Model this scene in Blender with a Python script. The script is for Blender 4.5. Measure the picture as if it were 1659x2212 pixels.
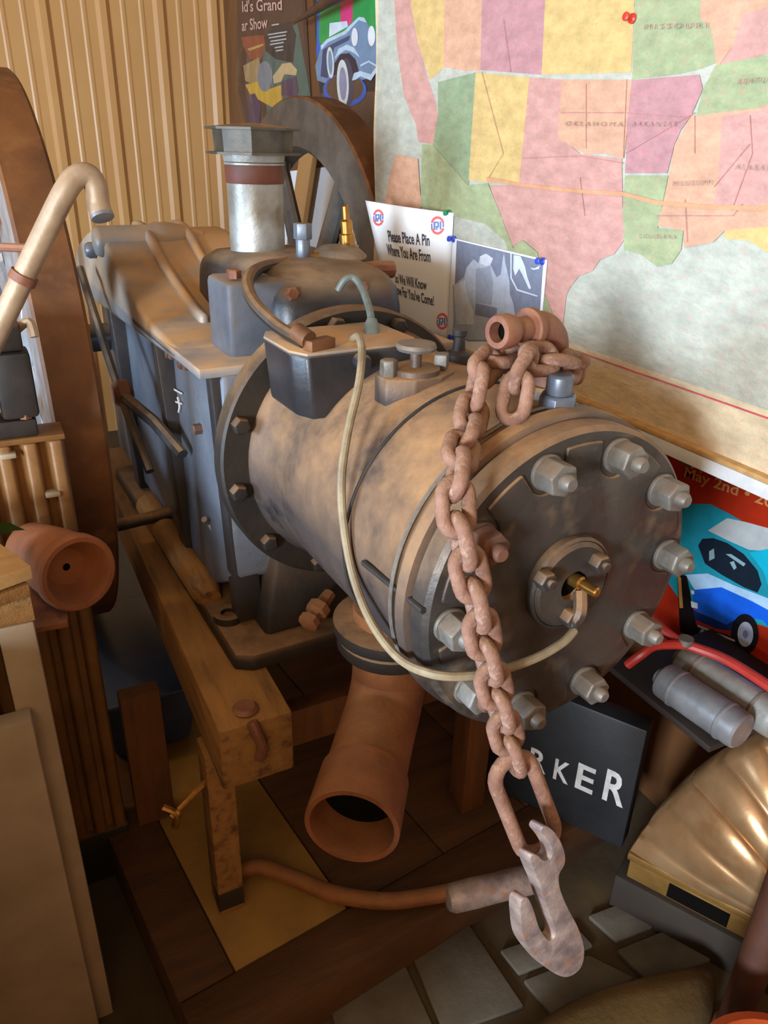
import bpy, bmesh, math, random
from mathutils import Vector, Matrix
random.seed(7)
R = math.radians
for o in list(bpy.data.objects): bpy.data.objects.remove(o)
scene = bpy.context.scene
col = scene.collection

# ------------------------------------------------------------------ camera
CAM = Vector((0.0, 0.0, 1.5))
RIGHT = Vector((0.89166373, -0.45198800, 0.02535029))
UP = Vector((0.17532714, 0.39642162, 0.90117162))
FWD = Vector((0.41736816, 0.79909746, -0.43272054))
FPX, CX, CY = 1661.0, 829.5, 1106.0
cd = bpy.data.cameras.new('camera'); cam = bpy.data.objects.new('camera', cd); col.objects.link(cam)
cd.sensor_fit = 'HORIZONTAL'; cd.sensor_width = 36.0; cd.lens = 36.0 * FPX / 1659.0
cd.clip_start = 0.02; cd.clip_end = 100
cam.matrix_world = Matrix(((RIGHT.x, UP.x, -FWD.x, CAM.x), (RIGHT.y, UP.y, -FWD.y, CAM.y), (RIGHT.z, UP.z, -FWD.z, CAM.z), (0, 0, 0, 1)))
scene.camera = cam

# ------------------------------------------------------------------ world, light, exposure
w = bpy.data.worlds.new('world'); scene.world = w; w.use_nodes = True
w.node_tree.nodes['Background'].inputs[0].default_value = (0.55, 0.72, 1.0, 1)
w.node_tree.nodes['Background'].inputs[1].default_value = 1.0
def area(name, loc, aim, sx, sy, power, colr):
    l = bpy.data.lights.new(name, 'AREA'); l.shape = 'RECTANGLE'; l.size = sx; l.size_y = sy
    l.energy = power; l.color = colr
    o = bpy.data.objects.new(name, l); col.objects.link(o); o.location = loc
    o.rotation_euler = (Vector(aim) - Vector(loc)).to_track_quat('-Z', 'Z').to_euler()
    return o
# daylight coming in through the shed's wide window on the left (opening in wall_left)
area('door_daylight', (-3.42, -1.9, 1.5), (0.0, -1.9, 1.5), 1.0, 0.95, 355, (0.74, 0.87, 1.0))
area('side_window_daylight', (-3.42, 1.2, 1.45), (0.0, 1.2, 1.3), 1.3, 1.0, 150, (0.55, 0.76, 1.0))
# warm ceiling bulbs of the shed
for i, (lx, ly, e) in enumerate(((-0.9, 1.6, 17), (-1.0, -1.5, 9))):
    l = bpy.data.lights.new('ceiling_bulb_light', 'POINT'); l.energy = e; l.color = (1.0, 0.72, 0.42); l.shadow_soft_size = 0.12
    o = bpy.data.objects.new('ceiling_bulb_light', l); col.objects.link(o); o.location = (lx, ly, 2.75)
vs = scene.view_settings
vs.view_transform = 'Standard'; vs.look = 'None'; vs.gamma = 1.0; vs.use_curve_mapping = False
vs.exposure = 0.42

# ------------------------------------------------------------------ pixel -> point on a chosen real plane
def ray(u, v): return RIGHT * (u - CX) - UP * (v - CY) + FWD * FPX
def px(u, v, x=None, y=None, z=None):
    r = ray(u, v)
    t = (x - CAM.x) / r.x if x is not None else (y - CAM.y) / r.y if y is not None else (z - CAM.z) / r.z
    return CAM + r * t
TH = R(2.5)                                   # the engine stands 2.5 degrees off the wall
ENG = Matrix.Rotation(TH, 4, 'Z'); ENGI = ENG.inverted()
def pl(u, v, x=None, y=None, z=None):         # the same in engine axes
    r = ENGI.to_3x3() @ ray(u, v)
    t = x / r.x if x is not None else y / r.y if y is not None else (z - CAM.z) / r.z
    return Vector((0, 0, CAM.z)) + r * t
WX = 1.30                                     # plane of the right wall
WM = 0.94                                     # plane of the map board standing on the ledge
WY = 4.33                                     # plane of the back wall

# ------------------------------------------------------------------ materials
MATS = {}
def srgb(r, g, b):
    f = lambda c: (c / 255 / 12.92) if c / 255 <= 0.04045 else ((c / 255 + 0.055) / 1.055) ** 2.4
    return (f(r), f(g), f(b))
def mat(name, c1, c2=None, scale=6.0, rough=0.6, metal=0.0, dust=None, dust_amt=0.0, bump=0.0, bscale=40.0,
        contrast=(0.35, 0.65), stretch=None, spec=0.5, c3=None, scale3=25.0, alpha=1.0, coat=0.0, drange=(0.15, 0.8)):
    if name in MATS: return MATS[name]
    m = bpy.data.materials.new(name); m.use_nodes = True
    nt = m.node_tree; N = nt.nodes; L = nt.links
    bs = N['Principled BSDF']
    tc = N.new('ShaderNodeTexCoord'); mp = N.new('ShaderNodeMapping')
    L.new(tc.outputs['Object'], mp.inputs['Vector'])
    if stretch: mp.inputs['Scale'].default_value = stretch
    def noise(sc, det=5):
        n = N.new('ShaderNodeTexNoise'); n.inputs['Scale'].default_value = sc; n.inputs['Detail'].default_value = det
        n.inputs['Roughness'].default_value = 0.62; L.new(mp.outputs[0], n.inputs['Vector']); return n
    def ramp(src, a, b):
        r = N.new('ShaderNodeMapRange'); r.inputs['From Min'].default_value = a; r.inputs['From Max'].default_value = b
        L.new(src, r.inputs['Value']); return r.outputs[0]
    def mix(fac, a, b):
        x = N.new('ShaderNodeMix'); x.data_type = 'RGBA'
        if fac is not None: L.new(fac, x.inputs['Factor'])
        for s, val in ((x.inputs[6], a), (x.inputs[7], b)):
            if isinstance(val, tuple): s.default_value = (*val[:3], 1)
            else: L.new(val, s)
        return x.outputs[2]
    cur = c1
    if c2 is not None:
        cur = mix(ramp(noise(scale).outputs['Fac'], *contrast), c1, c2)
    if c3 is not None:
        cur = mix(ramp(noise(scale3, 3).outputs['Fac'], 0.55, 0.72), cur, c3)
    rsock = None
    if dust is not None:
        g = N.new('ShaderNodeNewGeometry'); s = N.new('ShaderNodeSeparateXYZ'); L.new(g.outputs['Normal'], s.inputs[0])
        up = ramp(s.outputs['Z'], *drange)
        nz = ramp(noise(9.0).outputs['Fac'], 0.25, 0.62)
        mu = N.new('ShaderNodeMath'); mu.operation = 'MULTIPLY'; L.new(up, mu.inputs[0]); L.new(nz, mu.inputs[1])
        m2 = N.new('ShaderNodeMath'); m2.operation = 'MULTIPLY'; L.new(mu.outputs[0], m2.inputs[0]); m2.inputs[1].default_value = dust_amt
        cur = mix(m2.outputs[0], cur, dust)
        rr = N.new('ShaderNodeMapRange'); L.new(m2.outputs[0], rr.inputs['Value'])
        rr.inputs['To Min'].default_value = rough; rr.inputs['To Max'].default_value = 0.95
        rsock = rr.outputs[0]
    if isinstance(cur, tuple): bs.inputs['Base Color'].default_value = (*cur[:3], 1)
    else: L.new(cur, bs.inputs['Base Color'])
    bs.inputs['Roughness'].default_value = rough
    if rsock is not None: L.new(rsock, bs.inputs['Roughness'])
    bs.inputs['Metallic'].default_value = metal
    bs.inputs['Specular IOR Level'].default_value = spec
    if coat: bs.inputs['Coat Weight'].default_value = coat; bs.inputs['Coat Roughness'].default_value = 0.15
    if alpha < 1: bs.inputs['Alpha'].default_value = alpha
    if bump:
        b = N.new('ShaderNodeBump'); b.inputs['Strength'].default_value = bump; b.inputs['Distance'].default_value = 0.004
        L.new(noise(bscale, 6).outputs['Fac'], b.inputs['Height']); L.new(b.outputs[0], bs.inputs['Normal'])
    MATS[name] = m
    return m
DUST = srgb(176, 132, 88)
DUSTG = srgb(150, 122, 92)
m_barrel = mat('barrel_iron', srgb(62, 56, 56), srgb(92, 78, 70), 5, 0.42, 0.25, DUST, 1.0, 0.25, 60, c3=srgb(45, 42, 44), scale3=14, drange=(-0.15, 0.65))
m_head = mat('head_iron', srgb(50, 46, 44), srgb(68, 60, 53), 9, 0.42, 0.2, DUST, 0.8, 0.35, 45, c3=srgb(104, 88, 70), scale3=13)
m_black = mat('black_iron', srgb(36, 35, 38), srgb(54, 50, 50), 7, 0.38, 0.15, DUSTG, 0.95, 0.2, 50, drange=(0.35, 0.95))
m_gloss = mat('sky_sheen_black_iron', srgb(96, 102, 114), srgb(124, 130, 140), 6, 0.4, 0.5, DUSTG, 0.9, 0.15, 30, c3=srgb(112, 112, 112), scale3=40)  # black iron tinted blue-grey, the sky's sheen put into its colour
m_dusty = mat('dusty_guard', srgb(112, 114, 120), srgb(150, 142, 132), 4, 0.4, 0.1, srgb(190, 148, 102), 1.15, 0.1, 30, drange=(-0.1, 0.35))
m_flange = mat('flange_iron', srgb(32, 28, 25), srgb(48, 39, 30), 8, 0.55, 0.1, DUST, 0.65, 0.3, 50)
m_nut = mat('weathered_steel_nut', srgb(124, 120, 112), srgb(100, 90, 80), 30, 0.5, 0.35, DUST, 0.3, 0.2, 90)
m_rustnut = mat('rusty_nut', srgb(120, 78, 58), srgb(86, 62, 52), 30, 0.7, 0.2)
m_chain = mat('rusty_chain', srgb(152, 112, 92), srgb(112, 76, 60), 26, 0.78, 0.1, DUST, 0.4, 0.6, 120, c3=srgb(172, 138, 120), scale3=60)
m_hook = mat('worn_hook_iron', srgb(176, 156, 146), srgb(118, 104, 102), 24, 0.6, 0.3, None, 0, 0.4, 90, c3=srgb(170, 120, 92), scale3=34)
m_sleeve = mat('rusty_sleeve', srgb(136, 80, 44), srgb(108, 62, 34), 14, 0.7, 0.1, DUST, 0.3, 0.3, 60)
m_rust = mat('rusty_pipe', srgb(144, 88, 44), srgb(108, 64, 32), 12, 0.75, 0.1, DUST, 0.4, 0.4, 60)
m_rustdk = mat('dark_rusty_pipe', srgb(112, 66, 50), srgb(140, 92, 66), 20, 0.6, 0.2, DUST, 0.3, 0.3, 60)
m_pipeinner = mat('pipe_inside', srgb(60, 45, 38), srgb(90, 66, 50), 12, 0.8)
m_tread = mat('flywheel_tread', srgb(128, 82, 44), srgb(92, 58, 33), 6, 0.6, 0.2, None, 0, 0.15, 40, c3=srgb(140, 96, 56), scale3=9)
m_flyface = mat('flywheel_face', srgb(72, 70, 68), srgb(110, 104, 96), 8, 0.42, 0.35, DUSTG, 0.5, 0.25, 40)
m_flyface_lit = mat('flywheel_face_lit', srgb(176, 178, 182), srgb(126, 122, 118), 8, 0.4, 0.5, None, 0, 0.25, 30, c3=srgb(130, 84, 58), scale3=10)  # lit copy of the flywheel face, daylight put into the colour, rust on top
m_galv = mat('galvanised_steel', srgb(166, 166, 160), srgb(128, 122, 110), 9, 0.42, 0.4, None, 0, 0.3, 60, c3=srgb(110, 96, 70), scale3=8)
m_capgrey = mat('stack_cap_metal', srgb(88, 80, 68), srgb(62, 57, 50), 20, 0.5, 0.4, DUST, 0.7, 0.3, 60)
m_brownband = mat('brown_band', srgb(112, 58, 36), srgb(88, 46, 32), 14, 0.6)
m_brass = mat('brass', srgb(190, 140, 70), srgb(150, 104, 52), 30, 0.3, 0.9)
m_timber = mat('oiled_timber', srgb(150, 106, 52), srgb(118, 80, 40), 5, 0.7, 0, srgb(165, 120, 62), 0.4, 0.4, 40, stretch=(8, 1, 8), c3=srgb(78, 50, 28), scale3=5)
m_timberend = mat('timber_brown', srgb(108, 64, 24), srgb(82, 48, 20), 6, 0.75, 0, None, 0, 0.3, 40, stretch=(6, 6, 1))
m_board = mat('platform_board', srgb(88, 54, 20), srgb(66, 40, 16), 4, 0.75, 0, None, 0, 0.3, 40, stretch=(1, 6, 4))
m_ply = mat('plywood', srgb(160, 122, 56), srgb(128, 94, 44), 5, 0.6, 0, None, 0, 0.15, 40)
m_pale = mat('pale_pine', srgb(196, 156, 100), srgb(176, 134, 82), 5, 0.6, 0, None, 0, 0.2, 40, stretch=(1, 8, 8))
m_white = mat('white_painted_wood', srgb(170, 150, 124), srgb(148, 128, 102), 5, 0.55, 0, None, 0, 0.2, 30)
m_rib = mat('ribbed_tin', srgb(140, 98, 52), srgb(112, 76, 40), 8, 0.5, 0.1, DUST, 0.4, 0.2, 50)
m_clay = mat('terracotta', srgb(152, 92, 54), srgb(126, 74, 44), 12, 0.75, 0, None, 0, 0.25, 60)
m_concrete = mat('floor_concrete', srgb(84, 68, 44), srgb(62, 48, 30), 3, 0.85, 0, None, 0, 0.3, 30, c3=srgb(98, 80, 44), scale3=4)
m_paver = mat('grey_paver', srgb(108, 102, 90), srgb(88, 80, 68), 8, 0.85, 0, None, 0, 0.35, 60)
m_tan = mat('tan_painted_steel', srgb(196, 148, 90), srgb(190, 140, 84), 2, 0.36, 0.0, None, 0, 0.05, 12)
m_panel = mat('brown_wall_panelling', srgb(112, 72, 40), srgb(88, 54, 30), 4, 0.5, 0, None, 0, 0.2, 30, stretch=(1, 1, 0.2))
m_ceil = mat('ceiling_paint', srgb(170, 140, 104), srgb(160, 130, 96), 2, 0.8)
m_copper = mat('bronze_fluted', srgb(190, 150, 108), srgb(164, 120, 78), 8, 0.3, 0.6, None, 0, 0.1, 30, c3=srgb(186, 150, 110), scale3=12)
m_gold = mat('brassy_box', srgb(160, 120, 62), srgb(128, 92, 46), 10, 0.4, 0.5, None, 0, 0.2, 40)
m_dark = mat('dark_void', srgb(14, 11, 9), None, rough=0.95, spec=0.05)  # flat near-black painted as the shade inside bores, recess and slot
m_signblk = mat('black_box_paint', srgb(26, 27, 30), srgb(36, 36, 38), 9, 0.5, 0, None, 0, 0.15, 40)
m_letter = mat('white_lettering', srgb(205, 205, 205), srgb(170, 165, 158), 30, 0.7)
m_can = mat('grey_can', srgb(140, 138, 138), srgb(110, 108, 108), 12, 0.45, 0.4, None, 0, 0.2, 40)
m_red = mat('red_plastic', srgb(180, 50, 38), srgb(150, 38, 30), 12, 0.45)
m_orange = mat('orange_plastic', srgb(176, 74, 26), srgb(150, 60, 24), 8, 0.5)
m_olive = mat('olive_cloth', srgb(112, 88, 44), srgb(92, 70, 36), 6, 0.8, 0, None, 0, 0.4, 60)
m_rod = mat('pale_tube', srgb(178, 152, 122), srgb(150, 124, 98), 14, 0.5, 0.2, None, 0, 0.2, 60)
m_wire = mat('tan_cable', srgb(150, 132, 102), srgb(122, 104, 78), 30, 0.6)
m_bluewire = mat('grey_green_cable', srgb(112, 120, 112), srgb(92, 98, 92), 30, 0.5)
m_blackrub = mat('black_rubber', srgb(30, 26, 24), srgb(50, 42, 36), 20, 0.6)
m_blue = mat('blue_plastic', srgb(58, 76, 112), srgb(44, 58, 90), 5, 0.45)
m_leaf = mat('leaf_green', srgb(60, 120, 40), srgb(44, 92, 32), 20, 0.5)
m_paper = mat('white_paper', srgb(232, 234, 236), srgb(224, 226, 230), 3, 0.7, 0, None, 0, 0.05, 8)
m_ink = mat('black_ink', srgb(60, 56, 70), None, rough=0.8)
m_plastic = bpy.data.materials.new('clear_plastic'); m_plastic.use_nodes = True
_n = m_plastic.node_tree; _n.nodes.remove(_n.nodes['Principled BSDF'])
_t = _n.nodes.new('ShaderNodeBsdfTransparent'); _g = _n.nodes.new('ShaderNodeBsdfGlossy'); _g.inputs['Roughness'].default_value = 0.07; _x = _n.nodes.new('ShaderNodeMixShader'); _x.inputs[0].default_value = 0.07
_n.links.new(_t.outputs[0], _x.inputs[1]); _n.links.new(_g.outputs[0], _x.inputs[2]); _n.links.new(_x.outputs[0], _n.nodes['Material Output'].inputs['Surface'])
def flatm(n, c, r=0.6, c2=None, sc=20, bump=0.0): return mat(n, srgb(*c), srgb(*(c2 or tuple(int(k * 0.9) for k in c))), sc, r, 0, None, 0, bump, 60)

# ------------------------------------------------------------------ mesh builder
def basis(d):
    d = Vector(d).normalized()
    a = Vector((0, 0, 1)) if abs(d.z) < 0.9 else Vector((1, 0, 0))
    u = d.cross(a).normalized(); return u, d.cross(u).normalized(), d
class MB:
    def __init__(s): s.v = []; s.f = []; s.mi = []; s.cur = 0
    def face(s, idx): s.f.append(tuple(idx)); s.mi.append(s.cur)
    def box(s, x0, x1, y0, y1, z0, z1, rot=0.0):
        b = len(s.v); c = Vector(((x0 + x1) / 2, (y0 + y1) / 2, 0)); M = Matrix.Rotation(rot, 3, 'Z')
        for z in (z0, z1):
            for x, y in ((x0, y0), (x1, y0), (x1, y1), (x0, y1)):
                p = M @ (Vector((x, y, 0)) - c) + c; s.v.append((p.x, p.y, z))
        for q in ((3, 2, 1, 0), (4, 5, 6, 7), (0, 1, 5, 4), (1, 2, 6, 5), (2, 3, 7, 6), (3, 0, 4, 7)): s.face([b + i for i in q])
        return s
    def hexa(s, bot, top):                      # two loops of the same length joined
        b = len(s.v); n = len(bot); s.v += [tuple(p) for p in bot] + [tuple(p) for p in top]
        s.face([b + i for i in range(n)][::-1]); s.face([b + n + i for i in range(n)])
        for i in range(n):
            j = (i + 1) % n; s.face((b + i, b + j, b + n + j, b + n + i))
        return s
    def prism(s, poly, vec):
        v = Vector(vec); return s.hexa([Vector(p) for p in poly], [Vector(p) + v for p in poly])
    def loft(s, rings, cap=True, closed=True):
        b = len(s.v); n = len(rings[0])
        for r in rings: s.v += [tuple(p) for p in r]
        for k in range(len(rings) - 1):
            for i in range(n if closed else n - 1):
                j = (i + 1) % n; s.face((b + k * n + i, b + k * n + j, b + (k + 1) * n + j, b + (k + 1) * n + i))
        if cap and closed:
            s.face([b + i for i in range(n)][::-1]); s.face([b + (len(rings) - 1) * n + i for i in range(n)])
        return s
    def lathe(s, prof, o, d, n=32, cap=True, ph=0.0):  # prof: (radius, t along d)
        u, w2, d = basis(d); o = Vector(o); rings = []
        for r, t in prof:
            rings.append([o + d * t + (u * math.cos(a) + w2 * math.sin(a)) * r for a in [ph + 2 * math.pi * i / n for i in range(n)]])
        return s.loft(rings, cap)
    def cyl(s, p0, p1, r0, r1=None, n=20, ph=0.0):
        p0 = Vector(p0); p1 = Vector(p1); d = p1 - p0
        return s.lathe([(r0, 0), (r0 if r1 is None else r1, d.length)], p0, d, n, True, ph)
    def ring(s, o, d, ro, ri, t, n=32):         # flat washer
        return s.lathe([(ri, 0), (ro, 0), (ro, t), (ri, t), (ri, 0)], o, d, n, False)
    def tube(s, pts, r, n=10, closed=False):
        pts = [Vector(p) for p in pts]; m = len(pts); rings = []; pu = None
        for i, p in enumerate(pts):
            if closed: t = pts[(i + 1) % m] - pts[i - 1]
            else: t = pts[min(i + 1, m - 1)] - pts[max(i - 1, 0)]
            t.normalize()
            if pu is None: u = basis(t)[0]
            else: u = (pu - t * pu.dot(t)).normalized()
            pu = u; w2 = t.cross(u); rr = r[i] if isinstance(r, (list, tuple)) else r
            rings.append([p + (u * math.cos(a) + w2 * math.sin(a)) * rr for a in [2 * math.pi * k / n for k in range(n)]])
        if closed: rings.append(rings[0]); return s.loft(rings, False)
        return s.loft(rings, True)
    def poly(s, pts):
        b = len(s.v); s.v += [tuple(p) for p in pts]; s.face(range(b, b + len(pts))); return s
    def xf(s, M):
        s.v = [tuple(M @ Vector(p)) for p in s.v]; return s
ROOTM = {}
def root_of(o):
    while o.parent: o = o.parent
    return o
def build(mb, name, mats, parent=None, bevel=0.0, smooth=True, base=None, eng=False, ang=35, segs=2, tri=False):
    if eng: mb.xf(ENG)
    if not isinstance(mats, (list, tuple)): mats = [mats]
    me = bpy.data.meshes.new(name)
    o = bpy.data.objects.new(name, me); col.objects.link(o)
    if parent is not None:
        o.parent = parent; inv = ROOTM[root_of(parent).name]; mb.xf(inv)
    else:
        if base is None:
            xs = [p[0] for p in mb.v]; ys = [p[1] for p in mb.v]; zs = [p[2] for p in mb.v]
            base = ((min(xs) + max(xs)) / 2, (min(ys) + max(ys)) / 2, min(zs))
        o.location = base; M = Matrix.Translation(base).inverted(); mb.xf(M); ROOTM[o.name] = M
    bm = bmesh.new(); vv = [bm.verts.new(p) for p in mb.v]
    for f, mi in zip(mb.f, mb.mi):
        try:
            fc = bm.faces.new([vv[i] for i in f]); fc.material_index = mi
        except ValueError: pass
    bmesh.ops.remove_doubles(bm, verts=bm.verts, dist=1e-6)
    if not tri: bmesh.ops.recalc_face_normals(bm, faces=bm.faces)
    if bevel:
        es = [e for e in bm.edges if len(e.link_faces) == 2 and e.calc_face_angle(0) > R(25)]
        bmesh.ops.bevel(bm, geom=es, offset=bevel, segments=segs, profile=0.5, affect='EDGES', clamp_overlap=True)
    if tri: bmesh.ops.triangulate(bm, faces=bm.faces)
    bm.to_mesh(me); bm.free()
    for m in mats: me.materials.append(m)
    if smooth:
        for p in me.polygons: p.use_smooth = True
        me.set_sharp_from_angle(angle=R(ang))
    return o
def tag(o, label, cat, group=None, kind=None):
    o['label'] = label
    if cat: o['category'] = cat
    if group: o['group'] = group
    if kind: o['kind'] = kind
    return o
def thing(name, loc, label, cat, group=None, rz=0.0):
    o = bpy.data.objects.new(name, None); col.objects.link(o); o.empty_display_size = 0.05
    o.location = loc; o.rotation_euler = (0, 0, rz)
    ROOTM[o.name] = (Matrix.Translation(loc) @ Matrix.Rotation(rz, 4, 'Z')).inverted()
    return tag(o, label, cat, group)
def struct(mb, name, m, parent=None, **k):
    o = build(mb, name, m, parent, **k)
    if parent is None: o['kind'] = 'structure'
    return o
def crom(pts, n=8, closed=False):
    P = [Vector(p) for p in pts]; out = []; m = len(P)
    g = (lambda i: P[i % m]) if closed else (lambda i: P[max(0, min(m - 1, i))])
    for i in range(m if closed else m - 1):
        a, b, c, d = g(i - 1), g(i), g(i + 1), g(i + 2)
        for k in range(n):
            t = k / n
            out.append(0.5 * ((2 * b) + (c - a) * t + (2 * a - 5 * b + 4 * c - d) * t * t + (3 * b - a - 3 * c + d) * t ** 3))
    if not closed: out.append(P[-1])
    return out
def circ(o, d, r, n, ph=0.0):
    u, w2, d = basis(d); o = Vector(o)
    return [o + (u * math.cos(a) + w2 * math.sin(a)) * r for a in [ph + 2 * math.pi * i / n for i in range(n)]]
def text_mb(mb, txt, org, right, up, width=None, height=None, bold=0.0):
    """lettering as flat faces: org = left end of the base line; width and height set the size"""
    c = bpy.data.curves.new('txt', 'FONT'); c.body = txt; c.offset = bold; c.fill_mode = 'FRONT'; c.resolution_u = 3
    o = bpy.data.objects.new('txt', c); col.objects.link(o)
    dg = bpy.context.evaluated_depsgraph_get(); me = bpy.data.meshes.new_from_object(o.evaluated_get(dg))
    xs = [v.co.x for v in me.vertices]; x0, x1 = min(xs), max(xs); h = 0.7
    sx = width / (x1 - x0); sy = (height / h) if height else sx
    b = len(mb.v); org = Vector(org); right = Vector(right).normalized(); up = Vector(up).normalized()
    for v in me.vertices: mb.v.append(tuple(org + right * (v.co.x - x0) * sx + up * v.co.y * sy))
    for p in me.polygons: mb.face([b + i for i in p.vertices])
    bpy.data.objects.remove(o); bpy.data.curves.remove(c); bpy.data.meshes.remove(me)
    return mb

# ================================================================== THE SHED
fl = struct(MB().box(-3.5, WX + 0.1, -3.6, WY + 0.1, -0.1, 0.0), 'floor', m_concrete)
struct(MB().box(-3.6, WX + 0.2, -3.7, WY + 0.2, 3.0, 3.1), 'ceiling', m_ceil)
mb = MB(); prof = [( -3.5, 0.0)]
x = 1.25 - 0.26 * 18
while x < WX - 0.02:
    prof += [(x - 0.034, 0), (x - 0.016, 0.015), (x + 0.012, 0.015), (x + 0.030, 0)]
    for q in (0.09, 0.175):
        if x + q + 0.012 < WX - 0.03: prof += [(x + q - 0.014, 0), (x + q - 0.006, 0.003), (x + q + 0.006, 0.003), (x + q + 0.014, 0)]
    x += 0.26
prof += [(WX + 0.02, 0.0)]
b = [Vector((p[0], WY - p[1], 0.0)) for p in prof] + [Vector((WX + 0.02, WY + 0.06, 0)), Vector((-3.5, WY + 0.06, 0))]
mb.prism(b, (0, 0, 3.0))
struct(mb, 'wall_back', m_tan, ang=20)
struct(MB().box(WX, WX + 0.08, -3.6, WY, 0.0, 3.0), 'wall_right', m_panel)
# left wall with the wide window opening the daylight comes through
mb = MB(); mb.box(-3.58, -3.5, -0.95, 0.5, 0, 3.0); mb.box(-3.58, -3.5, 1.9, WY, 0, 3.0); mb.box(-3.58, -3.5, 0.5, 1.9, 2.0, 3.0); mb.box(-3.58, -3.5, 0.5, 1.9, 0, 0.9); mb.box(-3.58, -3.5, -3.6, -2.85, 0, 3.0); mb.box(-3.58, -3.5, -2.85, -0.95, 2.05, 3.0); mb.box(-3.58, -3.5, -2.85, -0.95, 0, 0.95)
struct(mb, 'wall_left', m_tan)
struct(MB().box(-3.5, WX, -3.68, -3.6, 0, 3.0), 'wall_front', m_tan)
# wooden strip and white strip under the map
LZ = 1.069
lg = thing('wall_ledge', (1.12, 0.9, LZ), 'long wooden ledge with a white front edge carrying the map board', 'ledge')
build(MB().box(WM - 0.016, WX, 0.08, 1.40, LZ - 0.004, LZ + 0.018), 'white_edge', flatm('white_trim', (214, 216, 218)), lg, bevel=0.002)
build(MB().box(WM - 0.018, WX, 0.08, 1.72, LZ + 0.0185, LZ + 0.027), 'ledge_board', m_pale, lg, bevel=0.002)
for y in (0.35, 0.95, 1.35): build(MB().box(1.16, WX, y, y + 0.03, LZ - 0.12, LZ), 'ledge_bracket', m_panel, lg)
# pavers laid in the floor in front of the engine
def floor_quad(name, pts, m, h0, h1, parent):
    P = [px(u, v, z=0.0) for u, v in pts]
    return build(MB().hexa([Vector((p.x, p.y, h0)) for p in P], [Vector((p.x, p.y, h1)) for p in P]), name, m, parent, bevel=0.003)
for q in ([(1080, 2060), (1240, 2005), (1280, 2050), (1120, 2110)], [(1130, 2125), (1270, 2070), (1370, 2120), (1190, 2200)],
          [(1330, 2060), (1500, 1990), (1610, 2050), (1400, 2130)], [(880, 2050), (1010, 2000), (1130, 2180), (960, 2240)],
          [(700, 2120), (860, 2060), (945, 2245), (740, 2300)], [(1270, 1985), (1400, 1935), (1480, 1980), (1330, 2040)]):
    floor_quad('paver', q, m_paver, 0.0, 0.012, fl)

# ================================================================== THE ENGINE
AX, AZ, YH, RH = 0.605, 1.014, 0.594, 0.205           # cylinder axis, head face, head radius
eroot = thing('stationary_engine', tuple(ENG @ Vector((AX, 1.4, 0.65))), 'big dusty black stationary engine with bolted round cylinder head and two flywheels', 'engine', rz=0.0)
def E(mb, name, m, parent=None, **k): return build(mb, name, m, parent or eroot, eng=True, **k)
Yv = Vector((0, 1, 0))
# barrel
prof = [(0.196, 0), (0.211, 0.004), (0.213, 0.02), (0.205, 0.03), (0.203, 0.06), (0.2, 0.1), (0.2, 0.3), (0.198, 0.42), (0.205, 0.47), (0.215, 0.5)]
barrel = E(MB().lathe(prof, (AX, YH + 0.032, AZ), Yv, 96), 'cylinder', m_barrel, ang=40)
E(MB().tube(circ((AX, 0.80, AZ), Yv, 0.2015, 72), 0.0022, 6, True), 'seam_wire', m_blackrub, barrel)
E(MB().tube(circ((AX, 0.662, AZ), Yv, 0.2095, 72), 0.0028, 6, True), 'seam_bead', m_nut, barrel)
def on_barrel(u, v, r):
    d = ENGI.to_3x3() @ ray(u, v); o = Vector((0, 0, CAM.z)); ox, oz = o.x - AX, o.z - AZ
    a = d.x ** 2 + d.z ** 2; b = 2 * (ox * d.x + oz * d.z); c = ox * ox + oz * oz - r * r; q = b * b - 4 * a * c
    return o + d * ((-b - math.sqrt(max(q, 0))) / (2 * a))
pa, pb = on_barrel(785, 1215, 0.204), on_barrel(915, 1320, 0.206)
E(MB().tube([pa, pa.lerp(pb, .5), pb], 0.004, 8), 'rod', m_blackrub, barrel)
# head
head = E(MB().lathe([(0.03, -0.001), (RH - 0.006, 0), (RH, 0.006), (RH, 0.03), (0.03, 0.03)], (AX, YH, AZ), Yv, 96), 'cylinder_head', m_head)
sc = []
bang = [R(1 + 36 * k) for k in range(10)]
RB = 0.172
for i in range(240):
    a = 2 * math.pi * i / 240; r = 0.188
    dmin = min(abs((a - b + math.pi) % (2 * math.pi) - math.pi) for b in bang)
    # bite of radius 0.03 around each bolt
    s = RB * math.sin(dmin); dd = 0.027 ** 2 - s * s
    if dd > 0 and dmin < 0.5: r = min(r, RB * math.cos(dmin) - math.sqrt(dd))
    sc.append(Vector((AX + r * math.cos(a), YH, AZ + r * math.sin(a))))
E(MB().prism([p - Vector((0, 0.0035, 0)) for p in sc], (0, 0.007, 0)), 'raised_face', m_head, head, bevel=0.0022, ang=50)
for i, a in enumerate(bang):
    c = Vector((AX + RB * math.cos(a), YH, AZ + RB * math.sin(a))); rusty = i in (4,)
    mb = MB(); mb.cyl(c, c - Yv * 0.006, 0.0215, n=24); mb.lathe([(0.0205, 0.005), (0.0205, 0.030), (0.019, 0.0325)], c, -Yv, 6, True, ph=0.3 + 0.5 * i)
    nb = E(mb, 'head_nut', m_rustnut if rusty else m_nut, head, bevel=0.0012)
    E(MB().lathe([(0.010, 0.03), (0.010, 0.040), (0.007, 0.0445)], c, -Yv, 16), 'stud', m_rustnut if i in (4, 6) else m_nut, head)
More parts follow.
